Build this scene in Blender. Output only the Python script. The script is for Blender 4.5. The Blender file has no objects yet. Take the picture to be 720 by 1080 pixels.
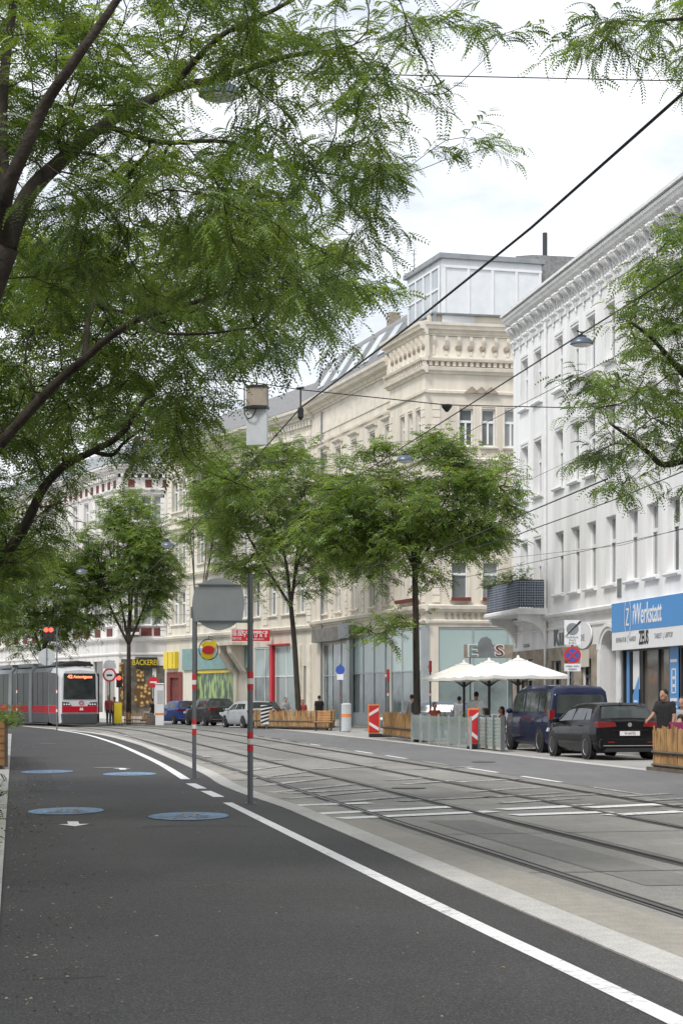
import bpy, bmesh, math, random
import numpy as np
from mathutils import Vector, Matrix
random.seed(7); rng = np.random.default_rng(11)
PI = math.pi; rad = math.radians
scene = bpy.context.scene; COL = scene.collection
# ---------------------------------------------------------------- camera model
F = 1850.0; HZ = 737.0; CH = 1.58
A = rad(10.56)                       # street heading, left of the view axis
def P(px, Y, py=None):               # point at depth Y on a column (and row) of the photograph
    return Vector(((px-360)/F*Y, Y, 0 if py is None else CH+(HZ-py)/F*Y))
def G(px, py):                       # point of the ground
    Y = CH*F/(py-HZ); return Vector(((px-360)/F*Y, Y, 0))
def hz(py, Y): return CH+(HZ-py)/F*Y
cam = bpy.data.cameras.new('camera'); co = bpy.data.objects.new('camera', cam); COL.objects.link(co)
co.location = (0, 0, CH); co.rotation_euler = (rad(90), 0, 0)
cam.sensor_width = cam.sensor_height = 36; cam.lens = F/1080*36; cam.shift_y = (HZ-540)/1080
cam.clip_start = .1; cam.clip_end = 4000
scene.camera = co
# street path: u to the right, s along
S0, S1, KAP = 80.0, 109.0, .0105
def heading(s): return A + max(0, min(s, S1)-S0)*KAP
_tab = [(0., 0.)]
for i in range(0, 3200):
    h_ = heading(i*.1+.05); x_, y_ = _tab[-1]; _tab.append((x_-math.sin(h_)*.1, y_+math.cos(h_)*.1))
def S(u, s, z=0):
    if s < 0: x, y = math.sin(A)*-s, math.cos(A)*s
    else:
        i = min(int(s*10), 3198); t = s*10-i
        x = _tab[i][0]*(1-t)+_tab[i+1][0]*t; y = _tab[i][1]*(1-t)+_tab[i+1][1]*t
    h = heading(s); return Vector((x+math.cos(h)*u, y+math.sin(h)*u, z))
# ---------------------------------------------------------------- materials
def nmat(name):
    m = bpy.data.materials.new(name); m.use_nodes = True; nt = m.node_tree
    return m, nt, nt.nodes['Principled BSDF']
def N(nt, t, **k):
    n = nt.nodes.new(t)
    for a, b in k.items():
        if a in n.inputs: n.inputs[a].default_value = b
        else: setattr(n, a, b)
    return n
def mixc(nt, fac, a, b, mode='MIX'):
    n = nt.nodes.new('ShaderNodeMix'); n.data_type = 'RGBA'; n.blend_type = mode
    for i, v in ((0, fac), (6, a), (7, b)):
        if hasattr(v, 'links') or hasattr(v, 'is_linked'): nt.links.new(v, n.inputs[i])
        else: n.inputs[i].default_value = v if i == 0 else (*v, 1)
    return n.outputs[2]
def ramp(nt, src, p0, p1, c0=0., c1=1.):
    r = nt.nodes.new('ShaderNodeMapRange'); nt.links.new(src, r.inputs[0])
    r.inputs[1].default_value = p0; r.inputs[2].default_value = p1; r.inputs[3].default_value = c0; r.inputs[4].default_value = c1
    return r.outputs[0]
def coord(nt, scale=(1, 1, 1), rot=(0, 0, 0), kind='Object'):
    tc = nt.nodes.new('ShaderNodeTexCoord'); mp = nt.nodes.new('ShaderNodeMapping')
    mp.inputs['Scale'].default_value = scale; mp.inputs['Rotation'].default_value = rot
    nt.links.new(tc.outputs[kind], mp.inputs[0]); return mp.outputs[0]
def noise(nt, vec, sc, det=4, rough=.55):
    n = nt.nodes.new('ShaderNodeTexNoise'); n.inputs['Scale'].default_value = sc; n.inputs['Detail'].default_value = det
    n.inputs['Roughness'].default_value = rough; nt.links.new(vec, n.inputs['Vector']); return n.outputs[0]
def mat(name, col, rough=.6, metal=0., var=.12, vs=2., streak=1., bump=0., bs=30., dirt=None, emit=0., coat=0.):
    m, nt, b = nmat(name)
    b.inputs['Roughness'].default_value = rough; b.inputs['Metallic'].default_value = metal
    if coat: b.inputs['Coat Weight'].default_value = coat; b.inputs['Coat Roughness'].default_value = .05
    if var:
        v = coord(nt, (1, 1, streak)); n = noise(nt, v, vs)
        d = dirt or tuple(c*(1-var*2.2) for c in col)
        c = mixc(nt, ramp(nt, n, .38, .75), tuple(min(1, c*(1+var*.4)) for c in col), d)
        nt.links.new(c, b.inputs['Base Color'])
    else: b.inputs['Base Color'].default_value = (*col, 1)
    if bump:
        bp = nt.nodes.new('ShaderNodeBump'); bp.inputs['Strength'].default_value = bump; bp.inputs['Distance'].default_value = .02
        nt.links.new(noise(nt, coord(nt), bs), bp.inputs['Height']); nt.links.new(bp.outputs[0], b.inputs['Normal'])
    if emit:
        b.inputs['Emission Color'].default_value = (*col, 1); b.inputs['Emission Strength'].default_value = emit
    return m
def leafmat(name, col, tr=.5):
    m = bpy.data.materials.new(name); m.use_nodes = True; nt = m.node_tree; nt.nodes.clear()
    out = nt.nodes.new('ShaderNodeOutputMaterial'); d = nt.nodes.new('ShaderNodeBsdfDiffuse'); t = nt.nodes.new('ShaderNodeBsdfTranslucent')
    g = nt.nodes.new('ShaderNodeBsdfGlossy'); g.inputs['Roughness'].default_value = .45; g.inputs['Color'].default_value = (.8, .85, .8, 1)
    ms = nt.nodes.new('ShaderNodeMixShader'); ms.inputs[0].default_value = tr
    m2 = nt.nodes.new('ShaderNodeMixShader'); m2.inputs[0].default_value = .06
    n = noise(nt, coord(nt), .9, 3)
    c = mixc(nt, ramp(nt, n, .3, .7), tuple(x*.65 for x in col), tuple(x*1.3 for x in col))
    nt.links.new(c, d.inputs[0])
    c2 = mixc(nt, 1., c, (1.45, 1.35, .5), 'MULTIPLY'); nt.links.new(c2, t.inputs[0])
    nt.links.new(d.outputs[0], ms.inputs[1]); nt.links.new(t.outputs[0], ms.inputs[2])
    nt.links.new(ms.outputs[0], m2.inputs[1]); nt.links.new(g.outputs[0], m2.inputs[2]); nt.links.new(m2.outputs[0], out.inputs[0]); return m
def glassmat(name, ca, cb, rough=.06, sc=.35):
    m, nt, b = nmat(name); b.inputs['Roughness'].default_value = rough; b.inputs['IOR'].default_value = 1.7
    oi = nt.nodes.new('ShaderNodeObjectInfo')
    v = coord(nt); n = noise(nt, v, sc, 3)
    ad = nt.nodes.new('ShaderNodeMath'); ad.operation = 'MULTIPLY_ADD'; ad.inputs[1].default_value = .55
    nt.links.new(oi.outputs['Random'], ad.inputs[0]); nt.links.new(n, ad.inputs[2])
    nt.links.new(mixc(nt, ramp(nt, ad.outputs[0], .45, .95), ca, cb), b.inputs['Base Color'])
    bp = nt.nodes.new('ShaderNodeBump'); bp.inputs['Strength'].default_value = .08; bp.inputs['Distance'].default_value = .05
    nt.links.new(noise(nt, v, 1.3, 1), bp.inputs['Height']); nt.links.new(bp.outputs[0], b.inputs['Normal'])
    return m
def asphalt(name, base, spk, litter=0., patch=.25, joints=False):
    m, nt, b = nmat(name); b.inputs['Roughness'].default_value = .85
    v = coord(nt, (1, 1, 1), (0, 0, -A))
    big = noise(nt, v, .35, 5); fine = noise(nt, v, 70, 3, .7); mid = noise(nt, coord(nt, (3, .25, 1), (0, 0, -A)), .8, 4)
    c = mixc(nt, ramp(nt, big, .35, .7), tuple(x*(1-patch) for x in base), tuple(x*(1+patch) for x in base))
    c = mixc(nt, ramp(nt, mid, .45, .75, 0, .45), c, tuple(x*.62 for x in base))
    c = mixc(nt, ramp(nt, noise(nt, v, 7, 6, .7), .42, .62, 0, .38), c, tuple(x*.55 for x in base))
    c = mixc(nt, ramp(nt, fine, .5, .72, 0, 1.), c, spk)
    if joints:
        br = nt.nodes.new('ShaderNodeTexBrick'); nt.links.new(coord(nt, (1, 1, 1), (0, 0, -A+PI/2)), br.inputs[0])
        br.inputs['Scale'].default_value = 1; br.inputs['Brick Width'].default_value = 6.; br.inputs['Row Height'].default_value = 1.6
        br.inputs['Mortar Size'].default_value = .018; br.inputs['Color1'].default_value = (1, 1, 1, 1); br.inputs['Color2'].default_value = (.78, .78, .78, 1)
        br.inputs['Mortar'].default_value = (.55, .55, .55, 1); br.inputs['Bias'].default_value = .1
        c = mixc(nt, .9, c, br.outputs[0], 'MULTIPLY')
    if litter:
        w = nt.nodes.new('ShaderNodeTexVoronoi'); w.inputs['Scale'].default_value = 9; nt.links.new(v, w.inputs['Vector'])
        a1 = ramp(nt, w.outputs['Distance'], .05, .075, 1, 0)
        a2 = ramp(nt, noise(nt, v, .8, 3), .58, .68)
        mu = nt.nodes.new('ShaderNodeMath'); mu.operation = 'MULTIPLY'; nt.links.new(a1, mu.inputs[0]); nt.links.new(a2, mu.inputs[1])
        c = mixc(nt, mu.outputs[0], c, (.2, .15, .09))
    nt.links.new(c, b.inputs['Base Color'])
    bp = nt.nodes.new('ShaderNodeBump'); bp.inputs['Strength'].default_value = .5; bp.inputs['Distance'].default_value = .004
    nt.links.new(fine, bp.inputs['Height']); nt.links.new(bp.outputs[0], b.inputs['Normal'])
    return m
def paintmat(name, col, wear=.3):     # worn road paint
    m, nt, b = nmat(name); b.inputs['Roughness'].default_value = .7
    v = coord(nt); n = noise(nt, v, 14, 8, .7); n2 = noise(nt, v, .6, 3)
    ad = nt.nodes.new('ShaderNodeMath'); ad.operation = 'MULTIPLY_ADD'; ad.inputs[1].default_value = .5
    nt.links.new(n2, ad.inputs[0]); nt.links.new(n, ad.inputs[2])
    nt.links.new(mixc(nt, ramp(nt, ad.outputs[0], .95-wear*.6, 1.15-wear*.6), col, tuple(x*.35 for x in col)), b.inputs['Base Color'])
    return m
M = {}
M['asphalt_new'] = asphalt('asphalt_new', (.045, .043, .043), (.15, .15, .15), litter=1., patch=.3)
M['asphalt_old'] = asphalt('asphalt_old', (.16, .16, .163), (.3, .3, .3), patch=.15)
M['concrete'] = asphalt('track_concrete', (.27, .262, .24), (.46, .45, .42), joints=True, patch=.22)
M['concrete_strip'] = asphalt('concrete_strip', (.33, .31, .27), (.5, .48, .43), patch=.15)
M['paving'] = asphalt('paving', (.34, .33, .31), (.5, .5, .48), patch=.12)
M['granite'] = asphalt('granite', (.5, .49, .465), (.8, .79, .76), patch=.15)
M['line'] = paintmat('road_line_paint', (.8, .8, .8), .24)
M['line_worn'] = paintmat('worn_line_paint', (.62, .61, .58), .62)
M['blue_paint'] = paintmat('blue_road_paint', (.17, .31, .48), .42)
M['steel'] = mat('rail_steel', (.16, .14, .125), .42, .8, var=.2, vs=8)
M['groove'] = mat('rail_groove', (.025, .024, .022), .9, var=0)
M['soil'] = mat('soil', (.1, .075, .05), .95, var=.3, vs=6, bump=.6)
M['white_pl'] = mat('white_plaster', (.85, .85, .85), .8, var=.085, vs=1.1, streak=.12, bump=.06, bs=60)
M['white_tr'] = mat('white_stucco_trim', (.8, .8, .8), .75, var=.07, vs=2)
M['cream_pl'] = mat('cream_plaster', (.7, .645, .55), .85, var=.11, vs=1.2, streak=.14, bump=.1, bs=60)
M['cream_tr'] = mat('cream_stucco_trim', (.74, .685, .59), .8, var=.09, vs=2)
M['cream_dk'] = mat('aged_stucco', (.36, .31, .25), .85, var=.15, vs=3)
M['pale_pl'] = mat('pale_plaster', (.66, .62, .53), .85, var=.12, vs=1.2, streak=.14, bump=.1)
M['pale_tr'] = mat('pale_stucco_trim', (.72, .68, .59), .8, var=.08, vs=2)
M['grey_pl'] = mat('light_grey_plaster', (.7, .68, .65), .85, var=.13, vs=1.2, streak=.14)
M['grey_tr'] = mat('light_grey_trim', (.77, .75, .72), .85, var=.08, vs=2)
M['redbox'] = mat('dark_red_terracotta', (.15, .035, .03), .7, var=.25)
M['brown_stone'] = mat('brown_stone', (.36, .31, .25), .85, var=.2, vs=2.5, bump=.2)
M['slate'] = mat('slate_roof', (.2, .2, .2), .6, var=.2, vs=6, bump=.2)
M['zinc'] = mat('zinc', (.3, .32, .33), .45, .5, var=.1)
M['panel'] = mat('white_panel', (.72, .75, .77), .5, var=.04)
M['pane'] = glassmat('window_pane', (.035, .045, .05), (.33, .35, .35))
M['sky_pane'] = glassmat('penthouse_pane', (.25, .3, .33), (.5, .55, .58), .03)
M['shop_pane'] = glassmat('shop_pane', (.035, .05, .05), (.2, .25, .245), .08, .9)
M['frost_pane'] = glassmat('frosted_pane', (.33, .43, .42), (.42, .52, .51), .25, .3)
M['dark_pane'] = glassmat('dark_shop_pane', (.012, .013, .013), (.16, .14, .11), .08, 1.9)
M['white_fr'] = mat('white_window_frame', (.78, .79, .8), .45, var=.03)
M['alu'] = mat('aluminium_frame', (.42, .45, .46), .4, .4, var=.06)
M['dark_fr'] = mat('dark_frame', (.035, .037, .04), .4, var=.05)
M['stone_fascia'] = mat('weathered_fascia', (.2, .19, .175), .8, var=.2)
M['bark'] = mat('bark', (.055, .044, .034), .95, var=.3, vs=9, streak=.25, bump=1., bs=25)
M['twig'] = mat('twig_bark', (.04, .032, .025), .9, var=.2, vs=9)
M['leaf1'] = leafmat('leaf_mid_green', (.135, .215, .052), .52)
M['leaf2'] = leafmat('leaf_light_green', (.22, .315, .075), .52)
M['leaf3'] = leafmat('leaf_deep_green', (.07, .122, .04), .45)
M['pole_grey'] = mat('painted_steel_grey', (.17, .185, .2), .45, .3, var=.08)
M['pale_metal'] = mat('sign_back_metal', (.52, .55, .56), .5, .1, var=.06, vs=3)
M['black'] = mat('black_plastic', (.02, .02, .022), .5, var=.05)
M['rubber'] = mat('tyre_rubber', (.022, .022, .023), .85, var=.1)
M['rim'] = mat('alloy_rim', (.5, .51, .53), .3, .8, var=.05)
M['red'] = mat('red_paint', (.55, .02, .03), .4, var=.05)
M['white'] = mat('white_paint', (.8, .8, .8), .45, var=.03)
M['redrefl'] = mat('red_reflective', (.6, .03, .04), .35, var=.04)
M['orange'] = mat('orange_paint', (.8, .24, .04), .45, var=.05)
M['wood'] = mat('chestnut_pales', (.45, .27, .12), .8, var=.3, vs=5, streak=.4, bump=.3)
M['wood_dk'] = mat('weathered_wood', (.14, .12, .1), .85, var=.2)
M['bench_wood'] = mat('bench_wood', (.5, .27, .11), .6, var=.15, vs=4)
M['canvas'] = mat('cream_canvas', (.82, .8, .75), .8, var=.03)
M['fence_glass'] = None
M['blue_sign'] = mat('blue_sign_face', (.085, .3, .66), .4, var=.03, vs=.5)
M['blue_round'] = mat('blue_sign_paint', (.05, .11, .45), .4, var=.03)
M['white_sign'] = mat('white_sign_face', (.82, .83, .85), .4, var=.02)
M['yellow'] = mat('yellow_sign_face', (.72, .55, .02), .45, var=.08)
M['teal'] = mat('teal_shop_fascia', (.2, .33, .32), .6, var=.08)
M['skin'] = mat('skin', (.42, .24, .17), .6, var=.05)
M['hair_dk'] = mat('dark_hair', (.02, .014, .01), .7, var=.1)
M['cable'] = mat('black_cable', (.018, .018, .02), .6, var=0)
M['lamp_shell'] = mat('lamp_shell', (.1, .13, .17), .35, .4, var=.05)
M['lamp_glass'] = mat('lamp_lens', (.6, .62, .62), .2, var=.03)
M['brick_red'] = mat('red_brick', (.2, .045, .035), .8, var=.15, vs=8)
M['red_led'] = mat('red_signal_light', (1, .05, .03), .4, var=0, emit=3.)
def tglass(name, col, alpha):
    m, nt, b = nmat(name); b.inputs['Base Color'].default_value = (*col, 1); b.inputs['Roughness'].default_value = .08
    b.inputs['Alpha'].default_value = alpha; return m
M['fence_glass'] = tglass('fence_glass', (.42, .52, .5), .42)
# ---------------------------------------------------------------- mesh builder
class MB:
    def __init__(s): s.v = []; s.f = []; s.m = []
    def add(s, vs, fs, mi=0, X=None):
        o = len(s.v)
        for v in vs: s.v.append(tuple(X @ Vector(v)) if X is not None else tuple(v))
        for f in fs: s.f.append(tuple(i+o for i in f)); s.m.append(mi)
        return s
    def box(s, x0, x1, y0, y1, z0, z1, mi=0, X=None):
        vs = [(x, y, z) for z in (z0, z1) for y in (y0, y1) for x in (x0, x1)]
        return s.add(vs, [(0, 2, 3, 1), (4, 5, 7, 6), (0, 1, 5, 4), (2, 6, 7, 3), (0, 4, 6, 2), (1, 3, 7, 5)], mi, X)
    def cyl(s, p0, p1, r0, r1=None, n=12, mi=0, cap=True, X=None):
        return s.tube([p0, p1], [r0, r0 if r1 is None else r1], n, mi, cap, X)
    def tube(s, pts, rs, n=8, mi=0, cap=True, X=None):
        pts = [Vector(p) for p in pts]
        if not hasattr(rs, '__len__'): rs = [rs]*len(pts)
        vs = []; d0 = (pts[1]-pts[0]).normalized(); up = Vector((0, 0, 1)) if abs(d0.z) < .9 else Vector((1, 0, 0))
        a = d0.cross(up).normalized()
        for i, p in enumerate(pts):
            d = (pts[min(i+1, len(pts)-1)]-pts[max(i-1, 0)]).normalized()
            a = (a-d*a.dot(d)).normalized(); b = d.cross(a)
            for k in range(n):
                t = 2*PI*k/n; vs.append(p+(a*math.cos(t)+b*math.sin(t))*rs[i])
        fs = [(i*n+k, i*n+(k+1) % n, (i+1)*n+(k+1) % n, (i+1)*n+k) for i in range(len(pts)-1) for k in range(n)]
        if cap: fs += [tuple(range(n))[::-1], tuple((len(pts)-1)*n+k for k in range(n))]
        return s.add(vs, fs, mi, X)
    def prism(s, poly, x0, x1, mi=0, X=None):      # profile (y,z) extruded along x
        n = len(poly); vs = [(x0, y, z) for y, z in poly]+[(x1, y, z) for y, z in poly]
        fs = [(i, (i+1) % n, n+(i+1) % n, n+i) for i in range(n)]+[tuple(range(n))[::-1], tuple(range(n, 2*n))]
        return s.add(vs, fs, mi, X)
    def slab(s, poly, y0, y1, mi=0, X=None):       # outline (x,z) with thickness along y
        n = len(poly); vs = [(x, y0, z) for x, z in poly]+[(x, y1, z) for x, z in poly]
        fs = [(i, (i+1) % n, n+(i+1) % n, n+i) for i in range(n)]+[tuple(range(n))[::-1], tuple(range(n, 2*n))]
        return s.add(vs, fs, mi, X)
    def plate(s, poly, z0, z1, mi=0, X=None):      # outline (x,y), height z
        n = len(poly); vs = [(x, y, z0) for x, y in poly]+[(x, y, z1) for x, y in poly]
        fs = [(i, (i+1) % n, n+(i+1) % n, n+i) for i in range(n)]+[tuple(range(n))[::-1], tuple(range(n, 2*n))]
        return s.add(vs, fs, mi, X)
    def ell(s, c, r, nu=12, nv=8, mi=0, X=None, zmin=-1):
        vs = []; fs = []
        for j in range(nv+1):
            ph = -PI/2+PI*j/nv
            if math.sin(ph) < zmin: ph = math.asin(zmin)
            for i in range(nu):
                t = 2*PI*i/nu; vs.append((c[0]+r[0]*math.cos(ph)*math.cos(t), c[1]+r[1]*math.cos(ph)*math.sin(t), c[2]+r[2]*math.sin(ph)))
        for j in range(nv):
            for i in range(nu): fs.append((j*nu+i, j*nu+(i+1) % nu, (j+1)*nu+(i+1) % nu, (j+1)*nu+i))
        return s.add(vs, fs, mi, X)
    def disc(s, c, r, y0, y1, n=28, mi=0, X=None, rx=1.):
        return s.slab([(c[0]+r*rx*math.cos(2*PI*k/n), c[1]+r*math.sin(2*PI*k/n)) for k in range(n)], y0, y1, mi, X)
    def build(s, name, mats, parent=None, smooth=False, bev=0, mod=None):
        me = bpy.data.meshes.new(name); me.from_pydata(s.v, [], s.f)
        if not isinstance(mats, (list, tuple)): mats = [mats]
        for m in mats: me.materials.append(M[m] if isinstance(m, str) else m)
        me.polygons.foreach_set('material_index', s.m)
        if smooth: me.polygons.foreach_set('use_smooth', [True]*len(s.f))
        bm = bmesh.new(); bm.from_mesh(me); bmesh.ops.recalc_face_normals(bm, faces=bm.faces); bm.to_mesh(me); bm.free()
        me.update(); o = bpy.data.objects.new(name, me); COL.objects.link(o)
        if parent: o.parent = parent
        if bev:
            b = o.modifiers.new('bevel', 'BEVEL'); b.width = bev; b.segments = 2; b.limit_method = 'ANGLE'
        return o
def tag(o, label=None, cat=None, group=None, kind=None):
    if label: o['label'] = label
    if cat: o['category'] = cat
    if group: o['group'] = group
    if kind: o['kind'] = kind
    return o
def thing(name, label, cat, loc=(0, 0, 0), rz=0, group=None):
    o = bpy.data.objects.new(name, None); COL.objects.link(o); o.location = loc; o.rotation_euler = (0, 0, rz)
    o.empty_display_size = .2
    return tag(o, label, cat, group)
def kids(o): return [c for c in bpy.data.objects if c.parent == o]
def copy_tree(o, parent=None):
    c = o.copy(); COL.objects.link(c); c.parent = parent
    for ch in kids(o): copy_tree(ch, c)
    return c
def rotz(a, loc=(0, 0, 0)): return Matrix.Translation(loc) @ Matrix.Rotation(a, 4, 'Z')
def text(s, size, mat_, parent, X, name='lettering', ext=.004, sx=1., align='CENTER', shear=0., bold=0.):
    cu = bpy.data.curves.new('t', 'FONT'); cu.body = s; cu.size = size; cu.extrude = ext; cu.align_x = align; cu.align_y = 'CENTER'
    cu.resolution_u = 3; cu.shear = shear; cu.offset = bold
    ob = bpy.data.objects.new('t', cu); COL.objects.link(ob); bpy.context.view_layer.update()
    me = bpy.data.meshes.new_from_object(ob); bpy.data.objects.remove(ob); bpy.data.curves.remove(cu)
    me.transform(X @ Matrix.Rotation(PI/2, 4, 'X') @ Matrix.Diagonal((sx, 1, 1, 1)))
    me.materials.clear(); me.materials.append(M[mat_]); me.name = name
    o = bpy.data.objects.new(name, me); COL.objects.link(o); o.parent = parent; return o
# ---------------------------------------------------------------- light
w = bpy.data.worlds.new('World'); scene.world = w; w.use_nodes = True; nt = w.node_tree; bg = nt.nodes['Background']
sky = nt.nodes.new('ShaderNodeTexSky'); sky.sky_type = 'NISHITA'; sky.sun_disc = False
SEL, SAZ = rad(52), rad(215)          # sun behind and left of the camera
sky.sun_elevation = SEL; sky.sun_rotation = SAZ; sky.dust_density = 2.5
tc = nt.nodes.new('ShaderNodeTexCoord'); mp = nt.nodes.new('ShaderNodeMapping'); mp.inputs['Scale'].default_value = (1, 1, 2.6)
nt.links.new(tc.outputs['Generated'], mp.inputs[0])
n1 = noise(nt, mp.outputs[0], 2.2, 7, .6); n2 = noise(nt, mp.outputs[0], 5.5, 6, .6)
cloud = mixc(nt, ramp(nt, n2, .36, .6), (5.8, 6.25, 7.0), (8.9, 9.05, 9.4))
c = mixc(nt, ramp(nt, n1, .35, .6, .82, 1.), sky.outputs[0], cloud)
nt.links.new(c, bg.inputs[0]); bg.inputs[1].default_value = .1
sl = bpy.data.lights.new('sun', 'SUN'); sl.energy = 1.7; sl.angle = rad(14); sl.color = (1, .96, .9)
so = bpy.data.objects.new('sun', sl); COL.objects.link(so)
sd = Vector((math.sin(SAZ)*math.cos(SEL), math.cos(SAZ)*math.cos(SEL), math.sin(SEL)))
so.rotation_euler = sd.to_track_quat('Z', 'Y').to_euler(); so.location = (0, 0, 40)
scene.view_settings.view_transform = 'Standard'; scene.view_settings.look = 'None'; scene.view_settings.exposure = .58
# ---------------------------------------------------------------- ground
def ribbon(name, pts, w0, w1, z, m, kind='structure', thick=0.):
    """strip between offsets w0..w1 (to the right) of a polyline"""
    b = MB(); pts = [Vector(p) for p in pts]; n = len(pts)
    for i, p in enumerate(pts):
        d = (pts[min(i+1, n-1)]-pts[max(i-1, 0)]); d.z = 0; d.normalize(); r = Vector((d.y, -d.x, 0))
        for w_ in (w0, w1): q = p+r*w_; b.v.append((q.x, q.y, z))
        if thick:
            for w_ in (w0, w1): q = p+r*w_; b.v.append((q.x, q.y, z-thick))
    k = 4 if thick else 2
    for i in range(n-1):
        b.f.append((i*k, i*k+1, (i+1)*k+1, (i+1)*k)); b.m.append(0)
        if thick:
            b.f.append((i*k, i*k+2, (i+1)*k+2, (i+1)*k)); b.m.append(0)
            b.f.append((i*k+1, i*k+3, (i+1)*k+3, (i+1)*k+1)); b.m.append(0)
    if thick:
        e = (n-1)*k; b.f += [(0, 1, 3, 2), (e, e+1, e+3, e+2)]; b.m += [0, 0]
    o = b.build(name, m)
    return tag(o, kind=kind) if kind else o
def path(u, s0, s1, st=1.5):
    n = max(2, int((s1-s0)/st)+1); return [S(u, s0+(s1-s0)*i/(n-1)) for i in range(n)]
def smooth_line(pts, sub=6):
    out = []
    for i in range(len(pts)-1):
        p0, p1, p2, p3 = pts[max(i-1, 0)], pts[i], pts[i+1], pts[min(i+2, len(pts)-1)]
        for k in range(sub):
            t = k/sub
            out.append(.5*((2*p1)+(p2-p0)*t+(2*p0-5*p1+4*p2-p3)*t*t+(3*p1-p0-3*p2+p3)*t**3))
    return out+[pts[-1]]
C_ = math.cos(A)
g = MB(); g.add([(-1500, -300, 0), (1500, -300, 0), (1500, 2500, 0), (-1500, 2500, 0)], [(0, 1, 2, 3)]); tag(g.build('ground', 'paving'), kind='structure')
ribbon('tram_bed', path(0, -12, 300), 3.3*C_, 10.2*C_, .008, 'concrete')
ribbon('roadway', path(0, -12, 300), 10.2*C_, 13.75*C_, .012, 'asphalt_old')
cyc_r = smooth_line([S(3.62*C_, -10), G(720, 1036), G(370, 883), G(300, 853), G(262, 840), G(233, 828), G(212, 815), G(170, 796), G(144, 785), G(105, 775), G(68, 770.5), G(20, 766)])
# cycle lane sheet between the left kerb and the granite strip
b = MB()
left = path(-.3, -10, 96, 1.); nn = len(cyc_r)
for i, q in enumerate(cyc_r):
    b.v.append((q.x, q.y, .018)); t = q.y; l = min(left, key=lambda p_: abs(p_.y-t)); b.v.append((min(l.x, q.x-.3), q.y, .018))
b.f = [(2*i, 2*i+2, 2*i+3, 2*i+1) for i in range(nn-1)]; b.m = [0]*(nn-1)
tag(b.build('cycle_lane', 'asphalt_new'), kind='structure')
ribbon('granite_edge', cyc_r, -.04, .26, .03, 'granite', thick=.03)
ribbon('concrete_edge', path(0, -12, 120), 3.98*C_, 4.6*C_, .014, 'concrete_strip')
ribbon('left_kerb', path(-.1, -10, 78), -.3, 0, .05, 'granite', thick=.05)
ribbon('left_verge', path(-.4, -10, 78), -12, 0, .045, 'soil')
ribbon('parking_edge', path(0, -12, 300), 13.75*C_, 14.1*C_, .017, 'granite')
ribbon('pavement_right', path(0, -12, 84), 17.3*C_, 30*C_, .12, 'paving', thick=.12)
# painted lines
white = smooth_line([S(3.2*C_, -6), G(700, 1075), G(460, 958), G(240, 848)])
ribbon('road_marking', white, -.07, .07, .0225, 'line')
for a_, b_ in (((236, 845), (226, 839)), ((226, 839), (218, 834))): pass
for (x0, y0, x1, y1) in ((231, 842, 217, 835.5), (213, 833, 201, 827.5)):
    ribbon('road_marking', [G(x0, y0), G(x1, y1)], -.09, .09, .0225, 'line')
ribbon('road_marking', smooth_line([G(196, 823), G(172, 808), G(150, 797), G(120, 784), G(90, 775), G(60, 770)]), -.09, .09, .0225, 'line')
ribbon('road_marking', smooth_line([G(196, 800), G(150, 785), G(125, 778), G(90, 771), G(60, 768)]), 0.5, .72, .0265, 'line_worn')
# rails
for uc in (5.6, 8.85):
    for du in (-.735, .735):
        u = (uc+du)*C_
        pts = path(u, -12, 170)
        ribbon('tram_rail', pts, -.085, .085, .0165, M['asphalt_old'])
        ribbon('tram_rail', pts, -.055, .055, .022, 'groove')
        ribbon('tram_rail', pts, -.055+(.055 if du > 0 else 0), .0+(.055 if du > 0 else 0), .027, 'steel')
        
# hatching across the tracks
for q in ([(327, 860), (478, 852)], [(358, 864.5), (520, 857)], [(528, 855), (605, 851.5)], [(541, 861), (643, 857.5)], [(640, 861), (720, 857)],
          [(300, 851), (390, 848)], [(620, 853), (700, 849)]):
    ribbon('road_marking', [G(*q[0]), G(*q[1])], -.17, .17, .0197, 'line')
for q in (*[[(352-17*i, 863-6.5*i), (470-24*i, 855-6.8*i)] for i in range(2, 8)], *[[(560-16*i, 860-6*i), (650-20*i, 855-6*i)] for i in range(1, 5)], *[[(700-15*i, 856-5*i), (760-18*i, 853-5*i)] for i in range(0, 4)], [(410, 824), (452, 821)], [(425, 828), (480, 824)], [(480, 826), (548, 822)], [(300, 838), (400, 832)], [(270, 822), (330, 819)], [(420, 846), (520, 841)], [(560, 842), (640, 838)], [(330, 812), (400, 809)], [(200, 806), (300, 802)], [(440, 812), (500, 809)]):
    ribbon('road_marking', [G(*q[0]), G(*q[1])], -.12, .12, .0195, 'line_worn')
for i in range(14):
    s_ = 14+i*4.4; ribbon('road_marking', path(10.25*C_, s_, s_+2.6), -.06, .06, .017, 'line' if i % 3 else 'line_worn')
ribbon('road_marking', path(0, 60, 150), 10.2*C_, 10.35*C_, .017, 'line_worn')
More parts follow.
